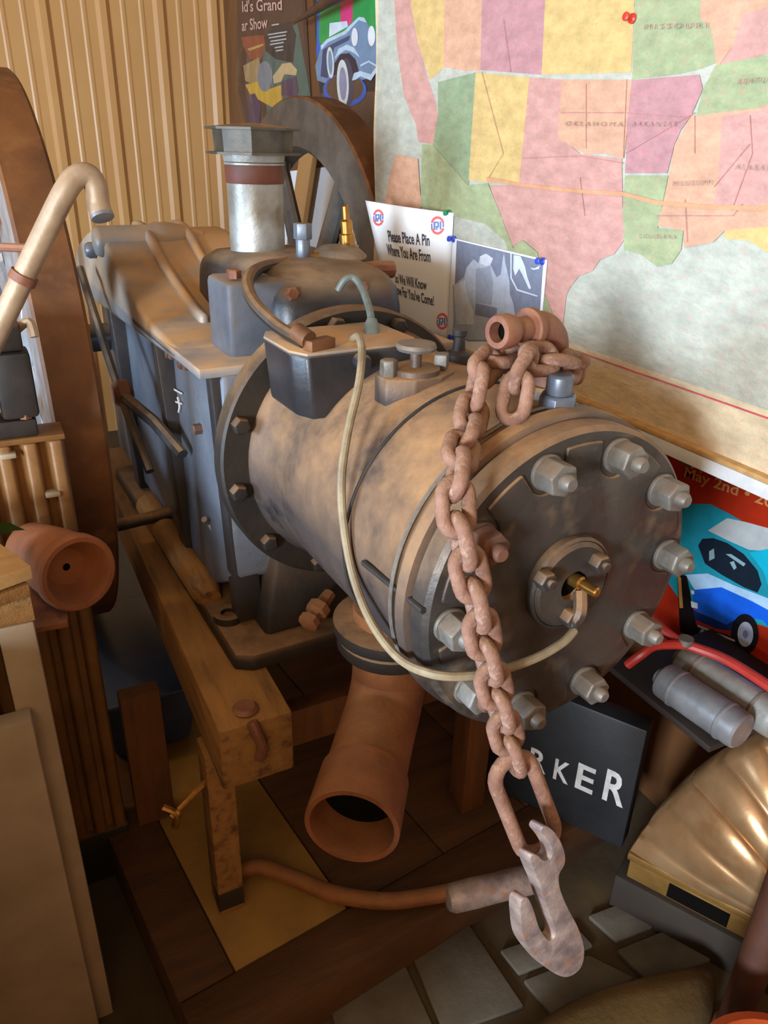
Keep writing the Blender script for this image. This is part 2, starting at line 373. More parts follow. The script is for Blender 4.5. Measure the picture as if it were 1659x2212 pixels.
# centre cover with brass pin
cc = pl(1228, 1258, y=YH - 0.01); cc.y = YH
cov = E(MB().lathe([(0.02, 0.004), (0.02, 0.02), (0.052, 0.02), (0.057, 0.016), (0.058, 0.004), (0.02, 0.004)], cc, -Yv, 48, False), 'valve_cover', m_head, head)
E(MB().lathe([(0.059, 0.0), (0.0615, 0.004), (0.0615, 0.013), (0.058, 0.016)], cc, -Yv, 48, False), 'cover_rim', m_head, head)
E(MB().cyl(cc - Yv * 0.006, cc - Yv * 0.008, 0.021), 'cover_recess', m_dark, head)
for u, v in ((1293, 1215), (1231, 1333), (1176, 1252)):
    c = pl(u, v, y=YH - 0.025)
    mb = MB(); mb.lathe([(0.0125, 0), (0.0125, 0.014), (0.011, 0.016)], c + Yv * 0.006, -Yv, 6); mb.lathe([(0.006, 0.016), (0.006, 0.022)], c + Yv * 0.006, -Yv, 12)
    E(mb, 'cover_bolt', m_head, head, bevel=0.001)
c = cc + Vector((0.006, 0, 0.003))
E(MB().lathe([(0.009, 0.008), (0.009, 0.022), (0.0065, 0.024), (0.0065, 0.046), (0.005, 0.048)], c, (0.12, -1, -0.02), 14), 'brass_screw', m_brass, head)
E(MB().tube(crom([cc + Vector((0.012, -0.02, -0.012)), cc + Vector((0.002, -0.034, -0.03)), cc + Vector((-0.004, -0.03, -0.046))], 5), 0.009, 8), 'clamp_bar', m_head, head)
# big flange
FX, FY, FR = 0.588, 1.123, 0.243
flg = E(MB().lathe([(0.19, 0), (FR - 0.004, 0), (FR, 0.004), (FR, 0.036), (FR - 0.004, 0.04), (0.15, 0.04)], (FX, FY, AZ), Yv, 96), 'flange', m_flange)
for k in range(12):
    a = R(10 + 30 * k); c = Vector((FX + 0.222 * math.cos(a), FY, AZ + 0.222 * math.sin(a)))
    E(MB().lathe([(0.015, 0), (0.015, 0.014), (0.012, 0.017)], c, -Yv, 6, ph=k), 'flange_bolt', m_flange, flg, bevel=0.001)
# crankcase
def prof_x(mb, pts, x0, x1):                 # outline in y,z extruded along x
    return mb.prism([Vector((x0, p[0], p[1])) for p in pts], (x1 - x0, 0, 0))
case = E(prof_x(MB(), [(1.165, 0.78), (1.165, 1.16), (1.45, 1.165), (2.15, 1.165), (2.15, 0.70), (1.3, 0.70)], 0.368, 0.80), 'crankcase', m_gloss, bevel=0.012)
# ribs on the crankcase side
for (y0, y1, xo, zt) in ((1.175, 1.2, 0.352, 1.16), (1.45, 1.48, 0.335, 1.15), (1.86, 1.9, 0.335, 1.15)):
    E(MB().hexa([Vector((xo + 0.02, y0 - 0.01, 0.69)), Vector((0.42, y0 - 0.01, 0.69)), Vector((0.42, y1 + 0.01, 0.69)), Vector((xo + 0.02, y1 + 0.01, 0.69))],
                [Vector((xo, y0, zt)), Vector((0.40, y0, zt)), Vector((0.40, y1, zt)), Vector((xo, y1, zt))]), 'side_rib', m_black, case, bevel=0.004)
E(MB().box(0.335, 0.82, 1.17, 1.62, 1.155, 1.172), 'top_flange', m_dusty, case, bevel=0.003)
for u, v, y in ((340, 765, 1.45), (352, 768, 1.42), (376, 788, 1.36), (390, 790, 1.33), (405, 930, 1.3)):
    p = pl(u, v, y=y)
    E(MB().lathe([(0.010, 0), (0.010, 0.018), (0.008, 0.02)], (0.372, p.y, p.z), (-1, 0, 0), 6), 'case_bolt', m_rustnut, case)
# chalk marks on the crankcase side
mb = MB()
def chalk(pts):
    P = [pl(u, v, x=0.364) for u, v in pts]; mb.tube(crom(P, 4), 0.0022, 5)
chalk([(352, 822), (372, 838), (392, 850)]); chalk([(366, 836), (368, 860), (372, 886)]); chalk([(352, 850), (364, 866), (358, 880)]); chalk([(384, 858), (388, 876), (386, 890)]); chalk([(380, 868), (392, 872)])
E(mb, 'chalk_mark', m_letter, case)
# crank guard
gp = [(2.25, 1.18), (2.2, 1.235), (2.08, 1.275), (1.98, 1.3), (1.9, 1.308), (1.84, 1.3), (1.79, 1.278), (1.75, 1.258), (1.68, 1.235), (1.6, 1.212), (1.52, 1.192), (1.45, 1.182), (1.38, 1.178), (1.3, 1.172), (1.3, 1.15), (2.25, 1.12)]
gpts = crom([(p[0], p[1], 0) for p in gp[:14]], 3)
guard = E(prof_x(MB(), [(p.x, p.y) for p in gpts] + gp[14:], 0.335, 0.63), 'crank_guard', m_dusty, bevel=0.010, ang=60)
E(MB().lathe([(0.012, -0.004), (0.028, 0.0), (0.033, 0.01), (0.033, 0.12), (0.038, 0.13), (0.038, 0.16), (0.030, 0.2), (0.018, 0.24)], (0.322, 1.85, 1.289), (1, 0, 0), 28), 'guard_roll', m_dusty, guard, ang=60)
for x0, x1 in ((0.425, 0.445), (0.515, 0.535)):
    rail = [p for p in gpts[10:34]]
    E(prof_x(MB(), [(p.x, p.y + 0.017) for p in rail] + [(p.x, p.y - 0.02) for p in rail[::-1]], x0, x1), 'guard_ridge', m_dusty, guard, bevel=0.008, ang=60)
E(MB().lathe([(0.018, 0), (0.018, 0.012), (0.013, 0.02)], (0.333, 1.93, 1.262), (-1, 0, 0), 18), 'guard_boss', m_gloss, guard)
# governor linkage beside the crankcase
mb = MB(); mb.tube(crom([(0.30, 1.95, 1.22), (0.292, 1.8, 1.15), (0.29, 1.6, 1.02), (0.30, 1.45, 0.9)], 6), 0.009, 8); mb.tube([(0.29, 1.6, 1.02), (0.32, 1.45, 1.0), (0.345, 1.36, 0.96)], 0.012, 8)
E(mb, 'governor_rod', m_black)
E(MB().lathe([(0.02, 0), (0.028, 0.01), (0.028, 0.03), (0.015, 0.04)], (0.275, 1.6, 1.02), (1, 0, 0), 16), 'governor_knob', m_rustdk)
# crankshaft and flywheels
E(MB().cyl((0.06, 2.05, 1.03), (1.12, 2.2, 1.02), 0.035, n=24), 'crankshaft', m_black)
def flywheel(x0, x1, yc, zc, Ro, mface, mtread, nsp, ph, tk=0.085):
    mb = MB()
    d = (1, 0, 0); n = 96
    mb.lathe([(Ro - tk, 0.01), (Ro - tk + 0.01, 0), (Ro - 0.006, 0)], (x0, yc, zc), d, n, False)
    mb.lathe([(Ro - 0.006, x1 - x0), (Ro - tk + 0.01, x1 - x0), (Ro - tk, x1 - x0 - 0.01), (Ro - tk, 0.01)], (x0, yc, zc), d, n, False)
    mb.cur = 1; mb.lathe([(Ro - 0.006, 0), (Ro, 0.006), (Ro, x1 - x0 - 0.006), (Ro - 0.006, x1 - x0)], (x0, yc, zc), d, n, False)
    fw = E(mb, 'flywheel', [mface, mtread], ang=30)
    xm = (x0 + x1) / 2
    E(MB().lathe([(0.036, -0.07), (0.075, -0.07), (0.09, -0.05), (0.09, 0.05), (0.075, 0.07), (0.036, 0.07)], (xm, yc, zc), d, 32), 'hub', mface, fw)
    for k in range(nsp):
        a = ph + 2 * math.pi * k / nsp; cr = Vector((0, math.cos(a), math.sin(a))); tn = Vector((0, -math.sin(a), math.cos(a))); c0 = Vector((xm, yc, zc)); rings = []
        for rr, wd, tx in ((0.07, 0.055, 0.032), (0.2, 0.046, 0.026), (0.36, 0.042, 0.022), (Ro - tk - 0.02, 0.036, 0.024), (Ro - tk + 0.01, 0.06, 0.034)):
            rings.append([c0 + cr * rr + tn * wd * math.cos(t) + Vector((1, 0, 0)) * tx * math.sin(t) for t in [2 * math.pi * i / 12 for i in range(12)]])
        E(MB().loft(rings), 'spoke', mface, fw)
    return fw
flywheel(1.02, 1.115, 2.36, 1.006, 0.612, m_flyface, m_tread, 6, R(121.5), 0.144)
flywheel(0.135, 0.226, 2.07, 0.98, 0.645, m_flyface_lit, m_tread, 6, R(200), 0.16)
# valve chest and bulging hopper behind the flange
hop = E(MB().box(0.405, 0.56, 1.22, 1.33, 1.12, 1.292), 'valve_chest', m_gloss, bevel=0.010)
rings = []
for x, k in ((0.475, 0.80), (0.485, 0.93), (0.51, 1.0), (0.60, 1.03), (0.69, 1.0), (0.72, 0.92), (0.735, 0.78)):
    cy, cz, ry, rz = 1.42, 1.155, 0.235 * k, 0.15 * k
    rings.append([Vector((x, cy + ry * math.copysign(abs(math.cos(t)) ** 0.42, math.cos(t)), cz + rz * math.copysign(abs(math.sin(t)) ** 0.42, math.sin(t)))) for t in [2 * math.pi * i / 40 for i in range(40)]])
bul = E(MB().loft(rings), 'hopper', m_black, ang=50)
E(MB().box(0.50, 0.72, 1.18, 1.2, 1.215, 1.226), 'hopper_lip', m_flange, bul, bevel=0.003)
for x, z in ((0.51, 1.27), (0.64, 1.272), (0.405 + 0.02, 1.296)):
    E(MB().lathe([(0.012, 0), (0.012, 0.012), (0.009, 0.014)], (x, 1.21 if x > .45 else 1.24, z), (0, -1, 0.2) if x > .45 else (0, 0, 1), 6), 'chest_bolt', m_rustdk, bul)
# brass and steel fittings on the hopper
p = pl(655, 560, y=1.35)
mb = MB(); mb.lathe([(0.026, -0.03), (0.026, 0.0), (0.018, 0.004)], p, (0, 0, 1), 8); mb.lathe([(0.013, 0.0), (0.013, 0.035)], p, (0, 0, 1), 16); mb.lathe([(0.017, 0.035), (0.017, 0.062)], p, (0, 0, 1), 6)
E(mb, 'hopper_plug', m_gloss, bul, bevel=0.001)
p = pl(735, 555, y=1.36)
mb = MB(); mb.lathe([(0.03, -0.02), (0.046, -0.004), (0.05, 0.006), (0.04, 0.014), (0.012, 0.018)], p, (0, -0.15, 1), 28)
E(mb, 'filler_cap', m_nut, bul)
E(MB().tube([p + Vector((-0.075, 0, -0.005)), p + Vector((-0.03, 0, 0.0))], 0.012, 10), 'fuel_elbow', m_brass, bul)
E(MB().tube([p + Vector((0.0, -0.05, -0.022)), p + Vector((0.05, -0.05, -0.018)), p + Vector((0.085, -0.05, -0.02))], 0.016, 10), 'fuel_nipple', m_rustdk, bul)
p = pl(752, 545, y=1.42)
E(MB().lathe([(0.022, -0.02), (0.022, 0.012), (0.016, 0.014), (0.016, 0.034), (0.012, 0.036), (0.012, 0.058), (0.007, 0.062), (0.007, 0.085), (0.004, 0.088)], p, (-0.08, 0, 1), 14), 'brass_valve', m_brass, bul)
# exhaust stack
sx, sy = 0.566, 1.5
stk = E(MB().lathe([(0.053, 1.27), (0.053, 1.455), (0.056, 1.457), (0.056, 1.46)], (sx, sy, 0), (0, 0, 1), 48), 'exhaust_stack', m_galv)
E(MB().lathe([(0.0545, 1.425), (0.0555, 1.428), (0.0555, 1.455), (0.0545, 1.458)], (sx, sy, 0), (0, 0, 1), 48), 'stack_band', m_brownband, stk)
E(MB().lathe([(0.056, 1.262), (0.056, 1.274)], (sx, sy, 0), (0, 0, 1), 48), 'stack_band', m_brownband, stk)
mb = MB(); mb.lathe([(0.05, 1.458), (0.056, 1.462), (0.058, 1.474), (0.05, 1.476)], (sx, sy, 0), (0, 0, 1), 40)
E(mb, 'stack_collar', m_galv, stk)
E(MB().lathe([(0.088, 1.474), (0.088, 1.478)], (sx, sy, 0), (0, 0, 1), 8, ph=R(22)), 'cap_plate', m_capgrey, stk)
E(MB().lathe([(0.072, 1.478), (0.074, 1.515)], (sx, sy, 0), (0, 0, 1), 8, ph=R(22)), 'cap_body', m_capgrey, stk)
E(MB().lathe([(0.088, 1.515), (0.088, 1.519), (0.02, 1.526)], (sx, sy, 0), (0, 0, 1), 8, ph=R(22)), 'cap_plate', m_capgrey, stk)
# ignition box on the barrel
bx = [(0.425, 0.955), (0.60, 0.955), (0.615, 0.985), (0.615, 1.11), (0.425, 1.11), (0.41, 1.08), (0.41, 0.985)]
ib = E(MB().hexa([Vector((x * 0.9 + 0.05, y, 1.14)) for x, y in bx], [Vector((x, y, 1.232)) for x, y in bx]), 'ignition_box', m_black, bevel=0.006)
E(MB().hexa([Vector((x, y, 1.2325)) for x, y in bx], [Vector((x, y, 1.237)) for x, y in bx]), 'box_lid', m_dusty, ib, bevel=0.0015)
E(MB().lathe([(0.012, 0), (0.012, 0.016), (0.009, 0.02)], (0.505, 0.954, 1.22), (0, -1, 0), 12), 'box_screw', m_black, ib)
E(MB().box(0.43, 0.475, 0.965, 0.985, 1.237, 1.252, rot=0.3), 'terminal', m_tread, ib, bevel=0.002)
# cables
def ppath(lst, eng=True): return [pl(u, v, y=y) for u, v, y in lst]
P = ppath([(660, 740, 0.99), (600, 705, 1.07), (550, 655, 1.13), (535, 610, 1.19), (560, 580, 1.27), (620, 567, 1.36), (650, 560, 1.42)])
E(MB().tube(crom(P, 8), 0.010, 10), 'ignition_cable', m_flange)
P = ppath([(640, 715, 1.0), (668, 735, 0.975)])
E(MB().tube(P, 0.013, 12), 'cable_end', m_tread)
P = ppath([(730, 628, 1.17), (745, 605, 1.165), (765, 601, 1.16), (783, 625, 1.14), (797, 665, 1.08), (802, 690, 1.05)])
E(MB().tube(crom(P, 8), 0.006, 10), 'spark_plug_lead', m_bluewire)
p0, p1 = pl(803, 690, y=1.05), pl(802, 742, y=1.03)
E(MB().lathe([(0.008, 0), (0.012, 0.01), (0.013, 0.045), (0.016, 0.055)], p0, p1 - p0, 14), 'spark_plug_boot', m_bluewire)
P = ppath([(762, 732, 0.97), (775, 728, 0.94), (782, 760, 0.90), (775, 830, 0.86), (752, 930, 0.83), (738, 1030, 0.805), (742, 1130, 0.79), (762, 1240, 0.76), (800, 1340, 0.70), (860, 1420, 0.63), (930, 1455, 0.575), (1010, 1460, 0.556), (1090, 1445, 0.55), (1160, 1420, 0.552), (1215, 1388, 0.558), (1240, 1362, 0.565)])
E(MB().tube(crom(P, 10), 0.0055, 10), 'loose_cable', m_wire)
# primer cup
pc = Vector((0.55, 0.875, 1.222))
mb = MB(); mb.hexa([pc + Vector((x, y, -0.045)) for x, y in ((-0.055, -0.016), (-0.02, -0.036), (0.02, -0.036), (0.055, -0.016), (0.055, 0.016), (0.02, 0.036), (-0.02, 0.036), (-0.055, 0.016))],
                   [pc + Vector((x, y, -0.004)) for x, y in ((-0.055, -0.016), (-0.02, -0.036), (0.02, -0.036), (0.055, -0.016), (0.055, 0.016), (0.02, 0.036), (-0.02, 0.036), (-0.055, 0.016))])
cup = E(mb, 'primer_flange', m_barrel, bevel=0.003)
for sx2 in (-0.042, 0.042):
    E(MB().lathe([(0.0125, -0.004), (0.0125, 0.016), (0.011, 0.018)], pc + Vector((sx2, 0, 0)), (0, 0, 1), 4 if sx2 > 0 else 6), 'primer_bolt', m_nut, cup, bevel=0.001)
E(MB().lathe([(0.034, -0.004), (0.034, 0.003), (0.008, 0.004), (0.008, 0.026)], pc, (0, 0, 1), 28), 'primer_stem', m_barrel, cup)
E(MB().lathe([(0.006, 0.024), (0.026, 0.027), (0.028, 0.031), (0.026, 0.036), (0.01, 0.038)], pc, (0, 0, 1), 32), 'primer_disc', m_nut, cup)
# small black cock beside the map
p = pl(990, 770, y=0.93)
mb = MB(); mb.lathe([(0.016, -0.035), (0.018, -0.02), (0.018, 0.004), (0.01, 0.01), (0.008, 0.03), (0.011, 0.032), (0.011, 0.04)], p, (0, 0, 1), 16)
E(mb, 'black_cock', m_blackrub)
# pipe elbow on the barrel
pe = Vector((0.655, 0.725, 1.298))
mb = MB(); mb.tube(crom([(0.655, 0.725, 1.20), (0.655, 0.725, 1.255), (0.653, 0.724, 1.283), (0.636, 0.721, 1.300), (0.612, 0.717, 1.305)], 6), 0.0205, 18)
elb = E(mb, 'pipe_elbow', m_rustdk)
dn = Vector((-1, -0.17, 0.04)).normalized(); o = Vector((0.616, 0.718, 1.304))
E(MB().lathe([(0.0225, 0), (0.0245, 0.003), (0.0245, 0.012), (0.022, 0.014)], o, dn, 24), 'elbow_bead', m_rustdk, elb)
E(MB().lathe([(0.016, 0.01), (0.015, 0.018), (0.015, 0.038), (0.019, 0.041), (0.0205, 0.048), (0.0205, 0.060), (0.0185, 0.064), (0.012, 0.064), (0.011, 0.05)], o, dn, 24, False), 'pipe_nipple', m_rustdk, elb)
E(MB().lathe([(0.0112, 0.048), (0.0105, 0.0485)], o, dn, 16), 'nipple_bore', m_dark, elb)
E(MB().lathe([(0.030, 0), (0.030, 0.02), (0.026, 0.024)], (0.655, 0.725, 1.205), (0, 0, 1), 24), 'elbow_boss', m_barrel, elb)
# hex plug
pp = Vector((0.620, 0.665, 1.208))
mb = MB(); mb.lathe([(0.024, 0), (0.024, 0.026), (0.021, 0.029)], pp, (0, 0, 1), 6, ph=0.2); mb.lathe([(0.016, 0.029), (0.016, 0.05), (0.013, 0.053)], pp, (0, 0, 1), 18)
E(mb, 'hex_plug', mat('bluish_plug', srgb(110, 116, 128), srgb(90, 94, 104), 20, 0.4, 0.5), bevel=0.001)
# base, feet, drain cock
base = E(MB().hexa([Vector(p) for p in ((0.33, 1.085, 0.65), (0.36, 1.065, 0.65), (0.84, 1.065, 0.65), (0.87, 1.085, 0.65), (0.87, 2.05, 0.65), (0.33, 2.05, 0.65))],
                   [Vector(p) for p in ((0.335, 1.085, 0.682), (0.365, 1.068, 0.682), (0.835, 1.068, 0.682), (0.865, 1.085, 0.682), (0.865, 2.05, 0.682), (0.335, 2.05, 0.682))]), 'engine_base', m_flange, bevel=0.006)
ped = E(MB().hexa([Vector(p) for p in ((0.40, 1.11, 0.68), (0.80, 1.11, 0.68), (0.80, 1.95, 0.68), (0.40, 1.95, 0.68))],
                  [Vector(p) for p in ((0.46, 1.155, 0.90), (0.74, 1.155, 0.90), (0.74, 1.95, 0.90), (0.46, 1.95, 0.90))]), 'pedestal', m_flange, bevel=0.012)
E(MB().ring((0.362, 1.2, 0.682), (0, 0, 1), 0.028, 0.014, 0.014, 24), 'foot_bolt_washer', m_flange, base)
E(MB().lathe([(0.013, 0.682), (0.013, 0.69)], (0.362, 1.2, 0), (0, 0, 1), 6), 'foot_bolt', m_rustnut, base)
E(MB().tube([(0.352, 1.27, 0.688), (0.352, 1.3, 0.69), (0.35, 1.75, 0.69)], [0.02, 0.03, 0.03], 16), 'foot_bead', m_timber, base)
E(MB().tube([(0.25, 1.62, 0.715), (0.47, 1.6, 0.735)], 0.014, 12), 'cross_rod', m_flange, base)
d = pl(672, 1338, y=1.06)
mb = MB(); mb.lathe([(0.012, -0.03), (0.014, 0.0), (0.022, 0.004), (0.022, 0.02), (0.015, 0.024), (0.015, 0.034), (0.02, 0.036), (0.02, 0.048), (0.01, 0.052)], d + Vector((0.03, 0.02, 0.01)), (-0.8, -0.5, -0.3), 8)
E(mb, 'drain_plug', m_rust, ped)
d = pl(452, 1130, y=1.3)
mb = MB(); mb.tube([d + Vector((0.04, 0, 0)), d], 0.006, 8); mb.tube([d + Vector((-0.012, -0.01, 0.015)), d, d + Vector((0.006, -0.01, -0.016))], 0.006, 8)
E(mb, 'drain_cock', m_nut, base)
# exhaust pipe under the barrel
ex = [Vector((0.535, 0.89, 0.84)), Vector((0.535, 0.89, 0.74)), Vector((0.53, 0.885, 0.69)), Vector((0.505, 0.86, 0.655)), Vector((0.465, 0.815, 0.645)), Vector((0.40, 0.735, 0.644))]
pth = crom(ex, 8)
exh = E(MB().tube(pth, 0.062, 28), 'exhaust_pipe', m_rust, ang=50)
E(MB().lathe([(0.062, 0), (0.085, 0.0), (0.088, 0.005), (0.088, 0.022), (0.085, 0.026), (0.062, 0.026)], (0.535, 0.89, 0.765), (0, 0, 1), 36), 'pipe_flange', m_flange, exh)
E(MB().lathe([(0.062, 0), (0.092, 0.0), (0.094, 0.004), (0.094, 0.02), (0.062, 0.024)], (0.535, 0.89, 0.795), (0, 0, 1), 36), 'pipe_flange', m_flange, exh)
dv = (ex[-1] - ex[-2]).normalized()
E(MB().lathe([(0.0625, -0.03), (0.067, -0.026), (0.068, 0.062), (0.0675, 0.066), (0.060, 0.066), (0.0575, 0.05), (0.0575, -0.05)], ex[-1], dv, 40, False), 'pipe_sleeve', m_sleeve, exh)
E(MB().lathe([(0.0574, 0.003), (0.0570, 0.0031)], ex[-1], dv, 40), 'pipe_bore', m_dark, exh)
# the second leg of casting behind the exhaust, seen dark under the barrel
E(MB().hexa([Vector(p) for p in ((0.66, 0.98, 0.65), (0.84, 0.98, 0.65), (0.84, 1.1, 0.65), (0.66, 1.1, 0.65))], [Vector(p) for p in ((0.60, 1.1, 0.85), (0.76, 1.1, 0.85), (0.76, 1.16, 0.85), (0.60, 1.16, 0.85))]), 'base_gusset', m_flange, bevel=0.008)

# ================================================================== CHAIN WITH HOOK
def link_mesh(name, L, W, r, n=10, k=10):
    mb = MB(); hl = L / 2 - W / 2; R0 = W / 2 - r; pts = []
    for i in range(k + 1):
        a = -math.pi / 2 + math.pi * i / k; pts.append(Vector((hl + R0 * math.cos(a), R0 * math.sin(a), 0)))
    for i in range(k + 1):
        a = math.pi / 2 + math.pi * i / k; pts.append(Vector((-hl + R0 * math.cos(a), R0 * math.sin(a), 0)))
    mb.tube(pts, r, n, True)
    me = bpy.data.meshes.new(name); bm = bmesh.new(); vv = [bm.verts.new(p) for p in mb.v]
    for f in mb.f: bm.faces.new([vv[i] for i in f])
    bmesh.ops.remove_doubles(bm, verts=bm.verts, dist=1e-6); bmesh.ops.recalc_face_normals(bm, faces=bm.faces)
    bm.to_mesh(me); bm.free(); me.materials.append(m_chain)
    for p in me.polygons: p.use_smooth = True
    return me
CP = [(1105, 905, .655), (1112, 862, .66), (1126, 806, .672), (1158, 776, .685), (1205, 784, .69), (1240, 796, .715), (1235, 792, .76), (1180, 784, .775), (1120, 772, .745), (1070, 778, .72), (1036, 812, .70), (1024, 872, .685), (1010, 930, .655), (994, 985, .615), (986, 1050, .585), (986, 1110, .572),
      (1000, 1180, .560), (1020, 1260, .548), (1036, 1340, .540), (1052, 1420, .535), (1072, 1500, .530), (1092, 1580, .525), (1112, 1652, .520)]
path = crom([ENG @ pl(u, v, y=y) for u, v, y in CP], 24)
chroot = thing('chain', tuple(ENG @ Vector((0.52, 0.55, 0.42))), 'heavy rusty chain wrapped round the pipe elbow and hanging down over the cylinder head', 'chain')
LM = link_mesh('chain_link', 0.068, 0.045, 0.0079)
cum = [0.0]
for a, b in zip(path, path[1:]): cum.append(cum[-1] + (b - a).length)
pitch = 0.0365; nl = int(round(cum[-1] / pitch))
def sample(s):
    s = max(0, min(cum[-1], s))
    for i in range(len(cum) - 1):
        if cum[i + 1] >= s:
            t = (s - cum[i]) / max(1e-9, cum[i + 1] - cum[i]); return path[i].lerp(path[i + 1], t)
    return path[-1]
inv = ROOTM['chain']
for i in range(nl):
    s = cum[-1] - (i + 0.5) * pitch
    p = sample(s); t = (sample(s + 0.015) - sample(s - 0.015)).normalized()
    view = (CAM - p).normalized(); sidev = t.cross(view).normalized(); view = sidev.cross(t)
    a = R(24 if i % 2 else 114) + random.uniform(-0.12, 0.12)
    ny = sidev * math.cos(a) + view * math.sin(a); nz = t.cross(ny)
    M = Matrix(((t.x, ny.x, nz.x, p.x), (t.y, ny.y, nz.y, p.y), (t.z, ny.z, nz.z, p.z), (0, 0, 0, 1)))
    o = bpy.data.objects.new('chain_link', LM); col.objects.link(o); o.parent = chroot; o.matrix_local = inv @ M
# big end link
pa, pb = ENG @ pl(1092, 1628, y=.522), ENG @ pl(1176, 1846, y=.480)
t = (pb - pa).normalized(); p = (pa + pb) / 2; view = (CAM - p).normalized(); sidev = t.cross(view).normalized(); view = sidev.cross(t)
a = R(18); ny = sidev * math.cos(a) + view * math.sin(a); nz = t.cross(ny)
o = bpy.data.objects.new('end_link', link_mesh('end_link', (pb - pa).length, 0.070, 0.0092, 12)); col.objects.link(o); o.parent = chroot
o.matrix_local = inv @ Matrix(((t.x, ny.x, nz.x, p.x), (t.y, ny.y, nz.y, p.y), (t.z, ny.z, nz.z, p.z), (0, 0, 0, 1)))
# hook
HZ = lambda a, b: (900 + a / 2.186, 1700 + b / 2.186)
ho = [(575, 168), (610, 185), (648, 235), (672, 300), (670, 350), (645, 400), (652, 470), (690, 560), (738, 650), (765, 740), (762, 805), (740, 850), (690, 880), (635, 868), (570, 820), (510, 750), (476, 690), (464, 600), (462, 540), (475, 510), (500, 508), (528, 570), (550, 640), (580, 690), (604, 708), (626, 690), (628, 660), (606, 600), (578, 520), (552, 440), (528, 385), (513, 345), (508, 318), (522, 300), (545, 308), (558, 322), (575, 332), (600, 325), (612, 300), (604, 262), (580, 225), (558, 195)]
hp = [ENG @ pl(*HZ(a, b), y=0.468) for a, b in ho]
hp = crom(hp, 3, True)
nrm = (ENG.to_3x3() @ Vector((0.25, -1, 0.2))).normalized()
hk = build(MB().prism([q - nrm * 0.009 for q in hp], nrm * 0.018), 'hook', m_hook, chroot, bevel=0.0055, segs=3, ang=60)

# ================================================================== TIMBERS, STAND, PLATFORM
def W4(pts): return [Vector(p) for p in pts]
tl = [px(472, 1584, z=0.65), px(625, 1532, z=0.65), px(430, 1085, z=0.65), px(262, 1105, z=0.65)]
def ext(a, b, L):  d = (b - a).normalized(); return a + d * L
b0, b1 = tl[0], tl[1]; dirv = (tl[3] - tl[0]).normalized()
wv = Vector((-dirv.y, dirv.x, 0)) * -1; wd = 0.125
timb = MB().hexa([b0 + Vector((0, 0, -0.125)), b0 + wv * wd + Vector((0, 0, -0.125)), b0 + wv * wd + dirv * 1.35 + Vector((0, 0, -0.125)), b0 + dirv * 1.35 + Vector((0, 0, -0.125))],
                 [b0, b0 + wv * wd, b0 + wv * wd + dirv * 1.35, b0 + dirv * 1.35])
tr = thing('timber_rail', (b0.x + 0.06, b0.y + 0.6, 0.525), 'long squared timber with a bolt through its near end, under the engine', 'timber')
build(timb, 'beam', m_timber, tr, bevel=0.006)
bc = b0 + wv * 0.055 + dirv * 0.035
build(MB().lathe([(0.020, 0), (0.022, 0.004), (0.016, 0.010)], bc + Vector((0, 0, 0.0)), (0, 0, 1), 16), 'bolt_head', m_rustdk, tr)
build(MB().tube(crom([bc + dirv * -0.036 + Vector((0.0, 0, 0.004)), bc + dirv * -0.046 + Vector((0.006, 0, -0.02)), bc + dirv * -0.046 + Vector((0.012, 0, -0.05)), bc + dirv * -0.04 + Vector((0.008, 0, -0.072))], 5), 0.009, 10), 'bolt_shank', m_rustdk, tr)
rt = ENG @ Vector((0.79, 0.95, 0)); mb = MB(); mb.box(rt.x - 0.06, rt.x + 0.06, rt.y, rt.y + 1.35, 0.525, 0.65)
tag(build(mb, 'timber_rail', m_timber, bevel=0.006), 'timber under the right side of the engine, in shadow behind the exhaust pipe', 'timber')
PT = 0.12                                             # platform top
# stand legs
mb = MB(); lt = Vector((0.235, 1.06, 0))
sl = thing('stand_leg', (0.235, 1.06, PT), 'upright wooden leg with a wing bolt under the front of the bolted timber', 'post')
build(MB().box(0.205, 0.255, 1.04, 1.10, PT, 0.525), 'post', m_timber, sl, bevel=0.003)
build(MB().box(0.2045, 0.2555, 1.0395, 1.07, PT + 0.01, PT + 0.06), 'dark_foot', m_flange, sl, bevel=0.002)
q = px(435, 1705, y=1.04)
mb = MB(); mb.tube([q + Vector((0.02, 0.02, 0)), q + Vector((-0.035, -0.01, -0.01)), q + Vector((-0.06, -0.02, -0.02))], 0.006, 8)
mb.tube(crom([q + Vector((-0.07, -0.01, 0.0)), q + Vector((-0.05, -0.02, -0.016)), q + Vector((-0.055, -0.02, -0.045))], 4), 0.007, 8)
build(mb, 'wing_bolt', m_brass, sl)
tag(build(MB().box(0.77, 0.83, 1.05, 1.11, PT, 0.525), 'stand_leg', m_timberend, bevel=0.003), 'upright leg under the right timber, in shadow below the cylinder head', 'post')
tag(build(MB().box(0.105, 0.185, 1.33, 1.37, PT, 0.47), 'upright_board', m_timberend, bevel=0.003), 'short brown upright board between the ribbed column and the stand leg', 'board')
tag(build(MB().box(0.257, 0.768, 1.13, 1.17, 0.40, 0.49), 'cross_beam', m_timberend, bevel=0.004), 'brown cross beam joining the two stand legs behind the rusty exhaust pipe', 'beam')
